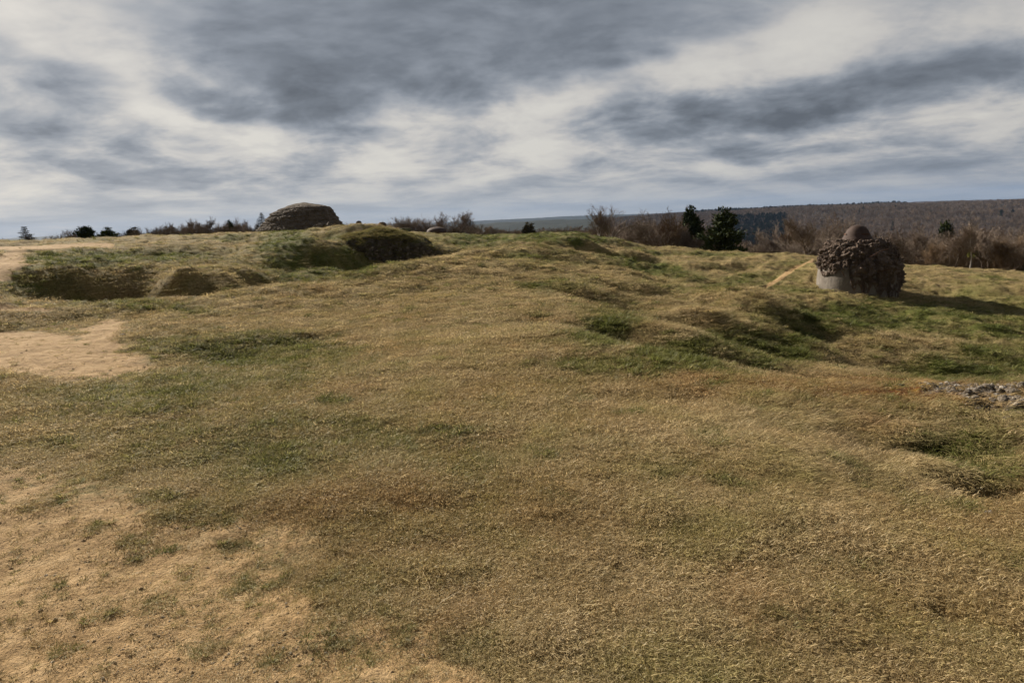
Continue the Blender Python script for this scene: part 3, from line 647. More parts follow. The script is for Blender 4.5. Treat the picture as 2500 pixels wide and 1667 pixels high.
m_rebar = plain('rebar', (.06, .028, .018), (.12, .06, .035))
m_path = concrete('turret_apron', (.16, .14, .12), (.26, .24, .21), (.36, .34, .30), .6, .02, rust=.03)
# ------------------------------------------------------------------ solid helpers
def lathe(prof, n, disp=None, cap=True, ctr=(0, 0)):
    """prof: list of (r, z) bottom to top; disp(theta, r, z, k) -> (r, z)"""
    V = []; Fc = []
    for k, (r, z) in enumerate(prof):
        for i in range(n):
            th = 2*math.pi*i/n; r2, z2 = disp(th, r, z, k) if disp else (r, z)
            V.append((ctr[0] + r2*math.cos(th), ctr[1] + r2*math.sin(th), z2))
    for k in range(len(prof)-1):
        for i in range(n):
            j = (i+1) % n; Fc.append((k*n+i, k*n+j, (k+1)*n+j, (k+1)*n+i))
    if cap:
        V.append((ctr[0], ctr[1], V[(len(prof)-1)*n][2])); c = len(V)-1; b = (len(prof)-1)*n
        zc = sum(V[b+i][2] for i in range(n))/n; V[c] = (ctr[0], ctr[1], zc)
        for i in range(n): Fc.append((b+i, b+(i+1) % n, c))
    return V, Fc
_ico = {}
def ico(sub):
    if sub not in _ico:
        bm = bmesh.new(); bmesh.ops.create_icosphere(bm, subdivisions=sub, radius=1)
        _ico[sub] = (np.array([v.co[:] for v in bm.verts]), np.array([[v.index for v in f.verts] for f in bm.faces])); bm.free()
    return _ico[sub]
def stone_verts(sub, seed, size, ang=.35, flat=.65):
    V, Fc = ico(sub); r = random.Random(seed); V = V.copy()
    for _ in range(7):                          # chop planes for angular faces
        n = np.array([r.gauss(0, 1), r.gauss(0, 1), r.gauss(0, 1)]); n /= np.linalg.norm(n); h = r.uniform(.55, .85)
        q = V @ n; V = V - np.outer(np.maximum(q - h, 0), n)
    k = np.array([1 + .25*mnoise.noise(Vector(v*1.7 + seed*3.1)) for v in V]); V = V * k[:, None]
    V = V * np.array([1, r.uniform(.6, .95), flat]); a = r.uniform(0, 6.28)
    rot = np.array([[math.cos(a), -math.sin(a), 0], [math.sin(a), math.cos(a), 0], [0, 0, 1]])
    return (V @ rot.T) * size, Fc
def tube(V, Fc, p0, p1, r0, r1, n=3):
    p0 = Vector(p0); p1 = Vector(p1); d = (p1-p0); 
    if d.length < 1e-6: return
    d.normalize(); a = d.orthogonal().normalized(); b = d.cross(a); i0 = len(V)
    for p, r in ((p0, r0), (p1, r1)):
        for k in range(n):
            th = 2*math.pi*k/n; q = p + a*(r*math.cos(th)) + b*(r*math.sin(th)); V.append(q[:])
    for k in range(n): Fc.append((i0+k, i0+(k+1) % n, i0+n+(k+1) % n, i0+n+k))
def local_frame(u, d):
    az, _ = pix_dir(u, 578 - .0395*u); return az, d*math.sin(az), d*math.cos(az)
# ------------------------------------------------------------------ observation blockhouse on the right
def blockhouse():
    az, x, y = local_frame(2103, 36.2)
    depth = 36.2*math.cos(az); zb = zat(2150, 742, 34.6)[2]; ppm = F/depth
    root = empty('observation_blockhouse', (x, y, zb), -az)
    props(root, 'round shell-battered concrete blockhouse with crumbling top and steel dome, beside the sandy footpath', 'blockhouse')
    Rb = 107/ppm*math.cos(az); Hh = (738-592)/ppm
    s = Rb/2.1
    rg = random.Random(3)
    # smooth lower wall
    def dsm(th, r, z, k):
        n = mnoise.noise(Vector((math.cos(th)*1.5, math.sin(th)*1.5, z*.8)))
        return r + .03*n, z
    prof = [(2.03*s, -1.2), (2.03*s, 0), (2.02*s, .5), (2.01*s, 1.0), (1.96*s, Hh*.54), (1.70*s, Hh*.68), (1.2*s, Hh*.78)]
    V, Fc = lathe(prof, 72, dsm); mesh_obj('wall', V, Fc, m_smooth, root, True)
    # broken upper shell : its lower edge wanders around the drum
    def edge(th):   # th 270deg faces the eye
        a = math.degrees(th) % 360
        base = Hh*.56
        if 180 <= a <= 258: base = Hh*(.55 - .12*max(0, math.sin((a-200)/14)))
        if 258 < a <= 350: base = Hh*(.50 - .30*sst(258, 268, a) + .10*math.sin(a*.33) - .12*sst(300, 318, a))
        if a > 350 or a < 60: base = Hh*.15
        return base + .16*mnoise.noise(Vector((a*.09, 0, 3))) + .10*mnoise.noise(Vector((a*.35, 2, 3)))
    n = 300; rows = 110; V = []; Fc = []
    for k in range(rows+1):
        tt = k/rows
        for i in range(n):
            th = 2*math.pi*i/n; e = edge(th)
            if tt < .68:
                q = tt/.68; z = e + (Hh*.93 - e)*q; bulge = .055 + .07*math.sin(q*math.pi)
                r = 2.04*s + bulge*s - .58*s*max(0, (z/Hh - .50)/.43)**1.7
                if q < .05: r = 2.05*s + (r-2.05*s)*q/.05
                nx, nz = 1.0, .15
            else:
                q = (tt-.68)/.32; r0 = 1.56*s; r = r0*math.cos(q*math.pi/2) ; z = Hh*.93 + .16*math.sin(q*math.pi/2) 
                nx, nz = .35, 1.0
            c_, s_ = math.cos(th), math.sin(th); P = Vector((c_*r, s_*r, z))
            v1 = mnoise.voronoi(P*3.6)[0]; v2 = mnoise.voronoi(P*8.5)[0]
            dd = .20*(.42 - v1[0]) + .14*(.4 - v2[0]) + .22*mnoise.fractal(P*.9, .6, 2, 4) + .05*mnoise.noise(P*14)
            dd *= min(1, tt*9)
            r += dd*nx; z += dd*nz*.7
            V.append((c_*max(r, 0), s_*max(r, 0), z))
    for k in range(rows):
        for i in range(n):
            j = (i+1) % n; Fc.append((k*n+i, k*n+j, (k+1)*n+j, (k+1)*n+i))
    SV, SF = np.array(V), np.array(Fc)
    # loose angular lumps bonded in the shell
    LV = [SV]; LF = []
    for i in range(520):
        th = rg.uniform(math.pi*.85, math.pi*2.15); e = edge(th); z = e + (Hh*1.0 - e)*rg.random()**.7
        r = 2.13*s - .58*s*max(0, (z/Hh - .50)/.43)**1.7 + rg.uniform(-.04, .08)
        if z > Hh*.9: r = rg.uniform(.3, 1.5)*s; z = Hh*.93 + .16*math.cos(r/1.8) + .03
        sv, sf_ = stone_verts(1, i, rg.uniform(.03, .11), .3, .7)
        i0 = sum(len(a_) for a_ in LV); r -= .10; LV.append(sv + np.array([math.cos(th)*r, math.sin(th)*r, z])); LF.append(sf_ + i0)
    mesh_obj('broken_shell', np.vstack(LV), [tuple(f) for f in SF] + [tuple(f) for f in np.vstack(LF)], m_rough, root, False)
    # steel cupola
    Rd = 33/ppm; zd = Hh*.98; hd = Rd*1.12
    prof = [(Rd*1.10, zd-.15), (Rd*1.07, zd+.02), (Rd*1.0, zd+.12), (Rd*.985, zd+.13)]
    for rr_, hh_ in ((.93, .25), (.86, .38), (.80, .50), (.74, .62), (.66, .74), (.55, .84), (.42, .92), (.27, .97), (.12, .995), (.01, 1.0)): prof.append((Rd*rr_, zd + hd*hh_))
    V, Fc = lathe(prof, 64, None); dome = mesh_obj('armoured_dome', [(a_[0]-.1, a_[1], a_[2]) for a_ in V], Fc, m_steel, root, True)
    for a_ in (-40, 200, 300):
        th = R(a_); c_ = Vector((math.cos(th)*Rd*.83 - .1, math.sin(th)*Rd*.83, zd + hd*.42)); tg = Vector((-math.sin(th), math.cos(th), 0))
        V = []; Fc = []; tube(V, Fc, c_ - tg*.13, c_ + tg*.13, .03, .03, 8); mesh_obj('vision_slit', V, Fc, m_rebar, dome)
    # rusty bars
    for (x1, z1, dx, dz, yy) in ((.5, Hh*.75, .75, .38, -1.85), (1.95, Hh*.66, .35, .0, -.9), (.9, Hh*.52, .9, .1, -1.75), (-.6, Hh*.45, -.15, .25, -2.05)):
        V = []; Fc = []; p0 = Vector((x1*s, yy*s - .25, z1)); p1 = p0 + Vector((dx, -.1, dz))
        mid = (p0+p1)/2 + Vector((0, -.06, .05)); tube(V, Fc, p0, mid, .014, .014, 6); tube(V, Fc, mid, p1, .014, .012, 6)
        mesh_obj('reinforcing_bar', V, Fc, m_rebar, root)
blockhouse()
# ------------------------------------------------------------------ layered concrete casemate on the skyline
def casemate():
    az, x, y = local_frame(735, 76); depth = 76*math.cos(az); ppm = F/depth
    zb = zat(735, 575, 76)[2]
    root = empty('casemate', (x, y, zb), -az)
    props(root, 'big humped casemate of layered crumbling brown concrete on the skyline', 'casemate')
    Lx = [(0, -128), (12, -112), (30, -90), (45, -78), (57, -62), (66, -42), (72, -25), (76, -5), (78, 10)]
    Rx = [(0, 118), (12, 108), (20, 100), (32, 91), (45, 86), (57, 80), (66, 72), (71, 50), (75, 30), (78, 12)]
    def it(T, h): return np.interp(h, [a_[0] for a_ in T], [a_[1] for a_ in T])
    n = 260; rows = 120; V = []; Fc = []
    for k in range(rows+1):
        tt = k/rows; h = -20 + 98*(1-(1-tt)**1.25)
        hh = max(h, 0); l, r_ = it(Lx, hh)/ppm, it(Rx, hh)/ppm
        if h < 0: l *= 1.04; r_ *= 1.04
        cx = (l+r_)/2; ax = max((r_-l)/2, .01); ay = ax*.92 + (.6 if tt < 1 else 0)*(1-tt)
        for i in range(n):
            th = 2*math.pi*i/n; c_, s_ = math.cos(th), math.sin(th)
            P = Vector((cx + c_*ax, s_*ay, h/ppm))
            zw = P.z + .22*mnoise.noise(P*.35) + .05*mnoise.noise(P*1.4) - P.x*.03
            ph = (zw*2.1) % 1.0; ph2 = (zw*5.3 + .3) % 1.0
            stp = (ph**.6)*.17 - .17*max(0, (ph-.86)/.14) + .06*ph2 - .06*max(0, (ph2-.8)/.2)
            v2 = mnoise.voronoi(P*2.6)[0]
            dd = -stp*(.4 + .8*abs(mnoise.noise(P*.5 + Vector((9, 0, 0))))) * 1.2 + .15*(.4-v2[0]) + .12*(.4-mnoise.voronoi(P*6)[0][0]) + .17*mnoise.fractal(P*.5, .7, 2, 6)
            steep = min(1, max(.15, (78-hh)/22)); dd *= min(1, ax)
            V.append((P.x + c_*dd*steep, P.y + s_*dd*steep, P.z + dd*.25))
    for k in range(rows):
        for i in range(n):
            j = (i+1) % n; Fc.append((k*n+i, k*n+j, (k+1)*n+j, (k+1)*n+i))
    V.append((V[-1][0], 0, V[-1][2])); c = len(V)-1; b = rows*n
    for i in range(n): Fc.append((b+i, b+(i+1) % n, c))
    SV, SF = np.array(V), [tuple(f) for f in Fc]
    # worn skirt of fallen concrete on the right foot
    V = []; Fc = []
    Vv, Ff = [], []
    for i in range(70):
        q = i/70; sv, sf_ = stone_verts(1, 900+i, random.Random(i).uniform(.15, .45), .3, .6)
        i0 = sum(len(a_) for a_ in Vv); rr_ = random.Random(i+50)
        Vv.append(sv + np.array([rr_.uniform(-30, 122)/ppm, -5.2 + rr_.uniform(-.5, .8), rr_.uniform(-.5, .15)])); Ff.append(sf_ + i0)
    mesh_obj('concrete_hump', np.vstack([SV] + Vv), SF + [tuple(f) for f in np.vstack(Ff) + len(SV)], m_strata, root, False)
casemate()
# ------------------------------------------------------------------ ruined shelter under the grassy mound
def ruin():
    az, x, y = local_frame(952, 40.6); depth = 40.6*math.cos(az); ppm = F/depth
    zt = zat(940, 552, 41)[2]; zb = zt - 3.2
    root = empty('ruined_shelter', (x, y, zb), -az)
    props(root, 'dark ruined shelter with a broken rubble face under a mossy grass mound', 'ruin')
    n = 340; rows = 130; V = []; Fc = []
    top = [(-140, 0), (-95, -2), (-40, -1), (10, -6), (40, -14), (80, -30), (110, -48), (130, -62), (150, -80)]
    for k in range(rows+1):
        tt = k/rows
        for i in range(n):
            th = 2*math.pi*i/n; c_, s_ = math.cos(th), math.sin(th)
            if tt < .6: q = tt/.6; rr_ = 1.0 - .16*q*q; zf = q*.80
            else: q = (tt-.6)/.4; rr_ = .84*math.cos(q*math.pi/2)**.8; zf = .80 + .20*math.sin(q*math.pi/2)
            e = (abs(c_)**2.6 + abs(s_)**2.6)**(-1/2.6)
            X_, Y_ = c_*e*rr_*3.5 , s_*e*rr_*2.7
            ht = 3.2 + np.interp(X_*ppm, [a_[0] for a_ in top], [a_[1] for a_ in top])/ppm
            P = Vector((X_, Y_, zf*ht)); v1 = mnoise.voronoi(P*2.2)[0]; v2 = mnoise.voronoi(P*6)[0]
            side = 1 - sst(.6, .95, tt)*.8
            dd = (.24*(.45-v1[0]) + .12*(.4-v2[0]))*side + .38*mnoise.fractal(P*.6, .7, 2, 5)*min(1, .4+side) 
            V.append((P.x + c_*dd*side, P.y + s_*dd*side, P.z + dd*(1-side)*.8 - .1))
    for k in range(rows):
        for i in range(n):
            j = (i+1) % n; Fc.append((k*n+i, k*n+j, (k+1)*n+j, (k+1)*n+i))
    SV, SF = np.array(V), np.array(Fc)
    LV = [SV]; LF = []; rg = random.Random(8)
    for i in range(380):
        xx = rg.uniform(-3.2, 3.3); e = (1 - min(1, abs(xx)/3.5)**2.6)**(1/2.6); zz = rg.random()**1.6*1.9
        yy = -2.7*e*(1-.05*zz) - .22
        sv, sf_ = stone_verts(1, 300+i, rg.uniform(.03, .10), .3, .7)
        i0 = sum(len(a_) for a_ in LV); LV.append(sv + np.array([xx, yy + rg.uniform(-.12, .2), zz + .2])); LF.append(sf_ + i0)
    o = mesh_obj('rubble_face', np.vstack(LV), [tuple(f) for f in SF] + [tuple(f) for f in np.vstack(LF)], m_ruin, root, False)
    # turf growing over the back and the left shoulder
    me0 = o.data; n0 = len(SF); pts = []
    for p_ in me0.polygons:
        if p_.index < n0 and p_.normal.z > .45 and p_.center.z > 1.6:
            k_ = mnoise.noise(p_.center*.9) - p_.center.x*.10 + (p_.normal.z-.7)*.6
            if k_ > -.05 and rg.random() < .30: pts.append(p_.center[:])
    tm = bpy.data.meshes.new('turf'); tm.vertices.add(len(pts)); tm.vertices.foreach_set('co', np.array(pts, np.float32).ravel()); m_ = len(pts)
    def A(nm, ty, key, arr): a = tm.attributes.new(nm, ty, 'POINT'); a.data.foreach_set(key, np.asarray(arr).ravel())
    A('kind_index', 'INT', 'value', RNG.integers(0, 8, m_).astype(np.int32)); A('turn', 'FLOAT_VECTOR', 'vector', np.c_[RNG.normal(0, .2, m_), RNG.normal(0, .2, m_), RNG.uniform(0, 6.28, m_)].astype(np.float32)); A('size', 'FLOAT', 'value', RNG.uniform(1.8, 3.6, m_).astype(np.float32))
    w_ = RNG.random(m_)[:, None]; A('tint', 'FLOAT_COLOR', 'color', np.c_[np.array([.24, .185, .08])*w_ + np.array([.12, .13, .035])*(1-w_), np.ones(m_)].astype(np.float32)); tm.update()
    tf = bpy.data.objects.new('turf', tm); COL.objects.link(tf); tf.parent = root; tf['kind'] = 'stuff'
    md = tf.modifiers.new('scatter', 'NODES'); md.node_group = bpy.data.node_groups['scatter']
    o.data.materials.append(m_stone_brown); o.data.polygons.foreach_set('material_index', [0]*len(SF) + [1]*(len(o.data.polygons) - len(SF)))
ruin()
# ------------------------------------------------------------------ gun turret with its apron
def turret():
    d = 128; az, x, y = local_frame(1065, d); depth = d*math.cos(az); ppm = F/depth
    zb = zat(1065, 573.5, d)[2]
    root = empty('gun_turret', (x, y, zb), -az)
    props(root, 'low retractable gun turret with flat rusty steel dome, in front of bare trees', 'turret')
    Rr = 25/ppm
    prof = [(Rr*1.0, .62*13/ppm*.4)]
    z0 = 6.5/ppm; h = 12.5/ppm
    prof = [(Rr*.90, z0), (Rr*.99, z0-.02), (Rr*1.0, z0+.10), (Rr*.97, z0+.16)]
    for k in range(1, 13):
        a_ = k/12*math.pi/2; prof.append((Rr*.97*math.cos(a_) if k < 12 else .01, z0+.16 + (h-.16)*math.sin(a_)))
    V, Fc = lathe(prof, 72); mesh_obj('steel_dome', V, Fc, m_steel, root, True)
    V, Fc = lathe([(Rr*.90, -.6), (Rr*.90, z0+.02)], 72, cap=False); mesh_obj('collar', V, Fc, m_rebar, root, True)
    V, Fc = lathe([(Rr*1.25, -1.5), (Rr*1.22, -.02), (Rr*1.12, .10), (Rr*.95, .10), (Rr*.93, 0)], 72, cap=False); mesh_obj('glacis_ring', V, Fc, m_path, root, True)
    def da(th, r, z, k): return r*(1 + .06*mnoise.noise(Vector((math.cos(th)*2, math.sin(th)*2, 0)))), z
    V, Fc = lathe([(Rr*3.3, -2.5), (Rr*3.25, -.25), (Rr*3.0, -.06), (Rr*1.2, .0)], 72, da, cap=False); mesh_obj('apron', V, Fc, m_path, root, True)
turret()
def small_cupola():
    d = 44.5; az, x, y = local_frame(932, d); ppm = F/(d*math.cos(az)); zb = zat(932, 553, d)[2]
    root = empty('steel_cupola', (x, y, zb), -az)
    props(root, 'small rounded steel cupola top peeping over the mound above the ruined shelter', 'cupola')
    Rr = 11/ppm; prof = [(Rr*1.05, -.4), (Rr*1.02, 0)]
    for k in range(1, 11):
        a_ = k/10*math.pi/2; prof.append((Rr*math.cos(a_)**.6 if k < 10 else .01, 10.5/ppm*math.sin(a_)))
    V, Fc = lathe(prof, 48); mesh_obj('dome', V, Fc, m_steel, root, True)
    V, Fc = lathe([(Rr*1.5, -.5), (Rr*1.35, -.03), (Rr*1.0, .02)], 48, cap=False); mesh_obj('rim', V, Fc, m_strata, root, True)
small_cupola()
# ------------------------------------------------------------------ single stones
def rock(u, v, d, size, label, mat=m_stone, flat=.6, seed=0, group=None, cat='stone', name='stone', onground=True, sub=3):
    if onground: x, y, z = gpt(u, d)
    else: x, y, z = zat(u, v, d)
    V, Fc = stone_verts(sub, seed+40, size, .3, flat)
    o = mesh_obj(name, V, Fc, mat); o.location = (x, y, z + size*flat*.25)
    props(o, label, cat, group)
    return o
rock(781, 556, 46, .42, 'broad low lump of weathered concrete at the foot of the layered casemate', m_strata, .55, 1, cat='concrete lump', name='concrete_lump', onground=False)
rock(806, 553, 46, .26, 'small pointed lump of concrete right beside the broader lump, below the casemate', m_strata, .9, 2, cat='concrete lump', name='concrete_lump', onground=False)
rock(876, 549, 44, .22, 'small dark boulder alone on the mound crest, between casemate and steel cupola', m_strata, .9, 3, cat='boulder', name='boulder', onground=False)
rock(985, 564, 43, .55, 'flat dark slab lying on the right shoulder of the ruined shelter', m_ruin, .28, 4, cat='slab', name='concrete_slab', onground=False)
rock(551, 716, 17.6, .09, 'small grey stone on the near rim right of the big hollow', seed=5)
rock(265, 828, 13.2, .06, 'dark stone lying on the worn soil left of the grassy hill', m_strata, .5, 6)
rock(2490, 1228, 4.35, .035, 'small grey stone in dry grass near the right edge below the rusty hay', m_stone, .5, 7)
rock(13, 1478, 2.62, .022, 'dark pebble on bare soil at the lower left edge', m_strata, .6, 8)
RS = [(2045, 938, .07), (2075, 942, .09), (2110, 936, .05), (2165, 945, .06), (2240, 940, .08), (2290, 948, .06), (2318, 968, .10), (2345, 972, .08), (2335, 960, .06), (2385, 952, .07),
      (2410, 962, .12), (2440, 968, .10), (2470, 972, .12), (2430, 988, .14), (2455, 998, .16), (2482, 1002, .15), (2405, 982, .08), (2492, 1030, .12), (2460, 1045, .08), (2375, 975, .06), (2250, 955, .05), (2200, 948, .05), (2425, 1010, .09), (2495, 960, .1)]
for i, (u, v, s_) in enumerate(RS):
    # walk out along the ray until the ground is met
    az, e = pix_dir(u, v); dd = 3.0; s_ *= .7
    while dd < 14 and EYE + e*dd > float(base_z(np.array([dd*math.sin(az)]), np.array([dd*math.cos(az)]))[0]): dd += .03
    x, y = dd*math.sin(az), dd*math.cos(az); z = float(ground_z(np.array([x]), np.array([y]))[0])
    big = s_ >= .14
    V, Fc = stone_verts(3, 70+i, s_*.8, .3, .55); o = mesh_obj('rubble_stone', V, Fc, m_stone_brown); o.location = (x, y, z + s_*.02)
    props(o, 'pale grey lichened stone in the broken concrete edge at the right of the picture', 'stone', 'stones along the broken concrete edge')

# ------------------------------------------------------------------ gravel and crumbs of soil (uncountable)
def gravel():
    cl = bpy.data.collections.new('gravel_kinds')
    for i in range(5):
        V, Fc = stone_verts(1, 1200+i, 1.0, .3, .6); me = bpy.data.meshes.new('pebble'); me.from_pydata(V.tolist(), [], Fc.tolist()); me.update()
        me.materials.append((m_peb, m_peb_grey, m_peb, m_clod, m_clod)[i]); o = bpy.data.objects.new('pebble%d' % i, me); cl.objects.link(o)
    n = 60000; az = RNG.uniform(-.75, .75, n); q = RNG.random(n); d0, d1, p = 1.9, 20., -.9
    d = (d0**p + q*(d1**p - d0**p))**(1/p); x = d*np.sin(az); y = d*np.cos(az); zb = base_z(x, y)
    sf = surf(x, y, zb); bare, road, green, moss, rub, rough = sf; z = ground_z(x, y, True, sf)
    pr = .34*sst(.3, .7, bare) + .95*sst(.35, .7, rub) + .25*moss + .01
    pr *= .4 + 1.2*sst(-.1, .3, fbm(x*1.5, y*1.5, 3, 222))
    k = RNG.random(n) < pr; x, y, z, d, rub = (w[k] for w in (x, y, z, d, rub)); m = len(x)
    s = .0026*(1 + RNG.pareto(2.4, m)); s = np.minimum(s, .012)*(d/3)**.6*(1 + 1.6*rub)
    kind = RNG.integers(2, 5, m).astype(np.int32); kind = np.where(rub > .3, 1, kind).astype(np.int32)
    me = bpy.data.meshes.new('gravel'); me.vertices.add(m); me.vertices.foreach_set('co', np.stack([x, y, z], -1).astype(np.float32).ravel())
    def A(nm, ty, key, arr): a = me.attributes.new(nm, ty, 'POINT'); a.data.foreach_set(key, arr.ravel())
    A('kind_index', 'INT', 'value', kind); A('turn', 'FLOAT_VECTOR', 'vector', np.c_[np.zeros((m, 2)), RNG.uniform(0, 6.28, m)].astype(np.float32)); A('size', 'FLOAT', 'value', s.astype(np.float32)); me.update()
    o = bpy.data.objects.new('gravel', me); COL.objects.link(o); ng = bpy.data.node_groups['scatter'].copy()
    for nd in ng.nodes:
        if nd.type == 'COLLECTION_INFO': nd.inputs[0].default_value = cl
    md = o.modifiers.new('scatter', 'NODES'); md.node_group = ng
    props(o, 'small stones and crumbs of soil on the worn ground', 'gravel', kind='stuff')
def flatmat(name, lo, hi):
    m, t = material(name); oi = t.n('ShaderNodeObjectInfo').outputs['Random']; p = t.n('ShaderNodeNewGeometry').outputs['Position']
    c = t.ramp(t.math('MULTIPLY_ADD', t.noise(p, 90, 3).outputs[0], .6, t.math('MULTIPLY', oi, .4)), [(.2, lo), (.8, hi)]); finish(t, c, .9); return m
m_clod = flatmat('soil_crumbs', (.22, .15, .08), (.42, .31, .18)); m_peb = flatmat('buff_pebbles', (.24, .19, .13), (.48, .41, .31)); m_peb_grey = flatmat('grey_pebbles', (.14, .12, .10), (.40, .37, .33))
gravel()
# ------------------------------------------------------------------ trees
def bare_tree(seed, h=6.0, stems=1, spread=.5, twigr=.011, levels=4, lean=.0, thick=1.0, up=.25, kids=(9, 7, 6, 5), start=.25, far=False):
    r = random.Random(seed); TV = []; TF = []; CV = []; CF = []
    def grow(p, d, ln, rad, lv):
        segs = 4 if lv == 0 else 3
        if lv >= 3: segs = 2
        pts = [p]; dirs = [d]
        for s in range(segs):
            d = (d + Vector((r.gauss(0, .16), r.gauss(0, .16), r.gauss(0, .10) + up*.35*(lv > 0)))).normalized()
            p = p + d*(ln/segs); pts.append(p); dirs.append(d)
        for s in range(segs):
            a = max(rad*(1 - .75*s/segs), twigr*.5); b = max(rad*(1 - .75*(s+1)/segs), twigr*.35)
            if lv <= 1: tube(TV, TF, pts[s], pts[s+1], a, b, 5 if lv == 0 else 4)
            else: tube(CV, CF, pts[s], pts[s+1], max(a, twigr*.6), max(b, twigr*.5), 3)
        if lv < levels:
            kk = kids[lv]
            for c in range(kk):
                tt = r.uniform(start if lv == 0 else .15, 1.0); f = tt*segs; i = min(int(f), segs-1); q = pts[i].lerp(pts[i+1], f-i); bd = dirs[min(i+1, segs)]
                a = r.uniform(0, 6.283); o = bd.orthogonal().normalized(); o2 = bd.cross(o); side = o*math.cos(a) + o2*math.sin(a)
                sp = spread * r.uniform(.6, 1.4)
                nd = (bd*(1 - sp*.5) + side*sp + Vector((0, 0, up*.5))).normalized()
                grow(q, nd, ln*r.uniform(.38, .62)*(1.15 - .45*tt if lv == 0 else 1), rad*.48*(1.1-.5*tt), lv+1)
    for s in range(stems):
        a = r.uniform(0, 6.283); k = 0 if stems == 1 else .42
        grow(Vector((r.gauss(0, .12)*(stems > 1), r.gauss(0, .12)*(stems > 1), -.3)), Vector((math.cos(a)*k*r.random() + lean, math.sin(a)*k*r.random(), 1)).normalized(), h*r.uniform(.7, .85) + .3, .035*h/ (stems**.5)*.45*thick, 0)
    return TV, TF, CV, CF
def conifer(seed, h=6.0, w=1.6, shape='spruce'):
    r = random.Random(seed); TV = []; TF = []; CV = []; CF = []
    tube(TV, TF, (0, 0, -.3), (0, 0, h*.97), .03*h*.5, .01, 6)
    def clump(c, sz, d, n):
        for _ in range(n):
            q = Vector(c) + Vector((r.gauss(0, sz*.5), r.gauss(0, sz*.5), r.gauss(0, sz*.32)))
            a = (d + Vector((r.gauss(0, .6), r.gauss(0, .6), r.gauss(0, .4)))).normalized(); b = a.orthogonal().normalized()
            b = (b*math.cos(r.uniform(0, 6)) + a.cross(b)*math.sin(r.uniform(0, 6))).normalized()
            l = sz*r.uniform(.35, .8); ww = sz*r.uniform(.11, .22); i0 = len(CV)
            CV.extend([(q - b*ww)[:], (q + b*ww)[:], (q + a*l + b*ww*.3)[:], (q + a*l - b*ww*.3)[:]]); CF.append((i0, i0+1, i0+2, i0+3))
    if shape == 'spruce':
        lv = 22
        for k in range(lv):
            f = (k+.5)/lv; z = h*(.06 + .92*f); L = w*(1-f)**.85*r.uniform(.75, 1.12) + .05*h*.3
            for j in range(9 if f < .7 else 6):
                a = r.uniform(0, 6.283); L2 = L*r.uniform(.6, 1.1); d = Vector((math.cos(a), math.sin(a), -.18 + f*.5))
                tube(CV, CF, (0, 0, z), (Vector((0, 0, z)) + d*L2)[:], .02, .008, 3)
                for s in range(1, 6): clump((Vector((0, 0, z)) + d*(L2*s/5))[:], .20*h/6*(1.25 - .7*f), d, 9)
    else:                     # pine: irregular dark masses on limbs
        for k in range(58 if shape == 'pine' else 60):
            f = r.random(); z = h*(.06 + .84*f)
            wd_ = w*(max(0, 1 - f)**.55)*(.55 + .45*min(1, f*4))*r.uniform(.25, 1.25)*(1 + .35*math.sin(seed + 3*z))
            a = r.uniform(0, 6.283); d = Vector((math.cos(a), math.sin(a), .35)); e = Vector((0, 0, z)) + d*wd_*.85
            tube(TV, TF, (0, 0, z*.9), e[:], .035, .012, 4)
            for s in (.45, .7, .95, 1.05): clump((Vector((0, 0, z*.9)).lerp(e, s))[:], .42*h/6*r.uniform(.7, 1.2), Vector((d.x, d.y, .9)), 46)
        for _ in range(5): clump((r.gauss(0, .15), r.gauss(0, .15), h*r.uniform(.9, .99)), .3*h/6, Vector((0, 0, 1)), 30)
    return TV, TF, CV, CF
def proto(name, parts, mt, mc, mc2=None):
    TV, TF, CV, CF = parts
    a = bpy.data.meshes.new('trunk'); a.from_pydata(TV, [], TF); a.update(); a.materials.append(mt)
    b = bpy.data.meshes.new('crown'); b.from_pydata(CV, [], CF); b.update(); b.materials.append(mc)
    zs = [v[2] for v in CV] + [v[2] for v in TV]
    return name, a, b, max(zs)
K = {}
for i in range(4): K['bare%d' % i] = proto('bare_tree', bare_tree(100+i, kids=(14, 9, 6, 4), spread=.62, up=.3, twigr=.019, thick=1.2), m_bark, (m_twig_grey, m_twig_grey, m_twig_red, m_twig_grey)[i])
for i in range(4): K['bush%d' % i] = proto('bare_shrub', bare_tree(200+i, h=4.2, stems=7, kids=(9, 7, 5, 3), spread=.55, up=.35, start=.1, levels=3, twigr=.016), m_bark, (m_twig, m_twig_red, m_twig_grey, m_twig)[i])
for i in range(2): K['birch%d' % i] = proto('birch_tree', bare_tree(300+i, h=7.5, kids=(15, 6, 6, 4), spread=.40, up=.15, start=.45, thick=1.7, twigr=.019), m_birch, m_twig_grey)
for i in range(2): K['spruce%d' % i] = proto('spruce_tree', conifer(400+i, 6, 1.75), m_bark, m_spruce)
for i in range(3): K['pine%d' % i] = proto('pine_tree', conifer(500+i, 6, 2.1 if i else 1.7, 'pine'), m_bark, m_pine)
K['juniper0'] = proto('juniper_bush', conifer(600, 3.5, 1.3, 'bush'), m_bark, m_dry_evergreen)
def tree(kind, u, vtop, d, label=None, cat=None, group=None, wx=1.0):
    name, a, b, hh = K[kind]
    az, _ = pix_dir(u, 578 - .0395*u); x, y = d*math.sin(az), d*math.cos(az); zg = float(ground_z(np.array([x]), np.array([y]))[0])
    ht = max(zat(u, vtop, d)[2] - zg, .8); s = ht/hh
    root = empty(name, (x, y, zg), random.uniform(0, 6.283), (s*wx, s*wx, s))
    for nm, me in (('trunk', a), ('crown', b)):
        o = bpy.data.objects.new(nm, me); COL.objects.link(o); o.parent = root
    props(root, label, cat or 'tree', group); return root
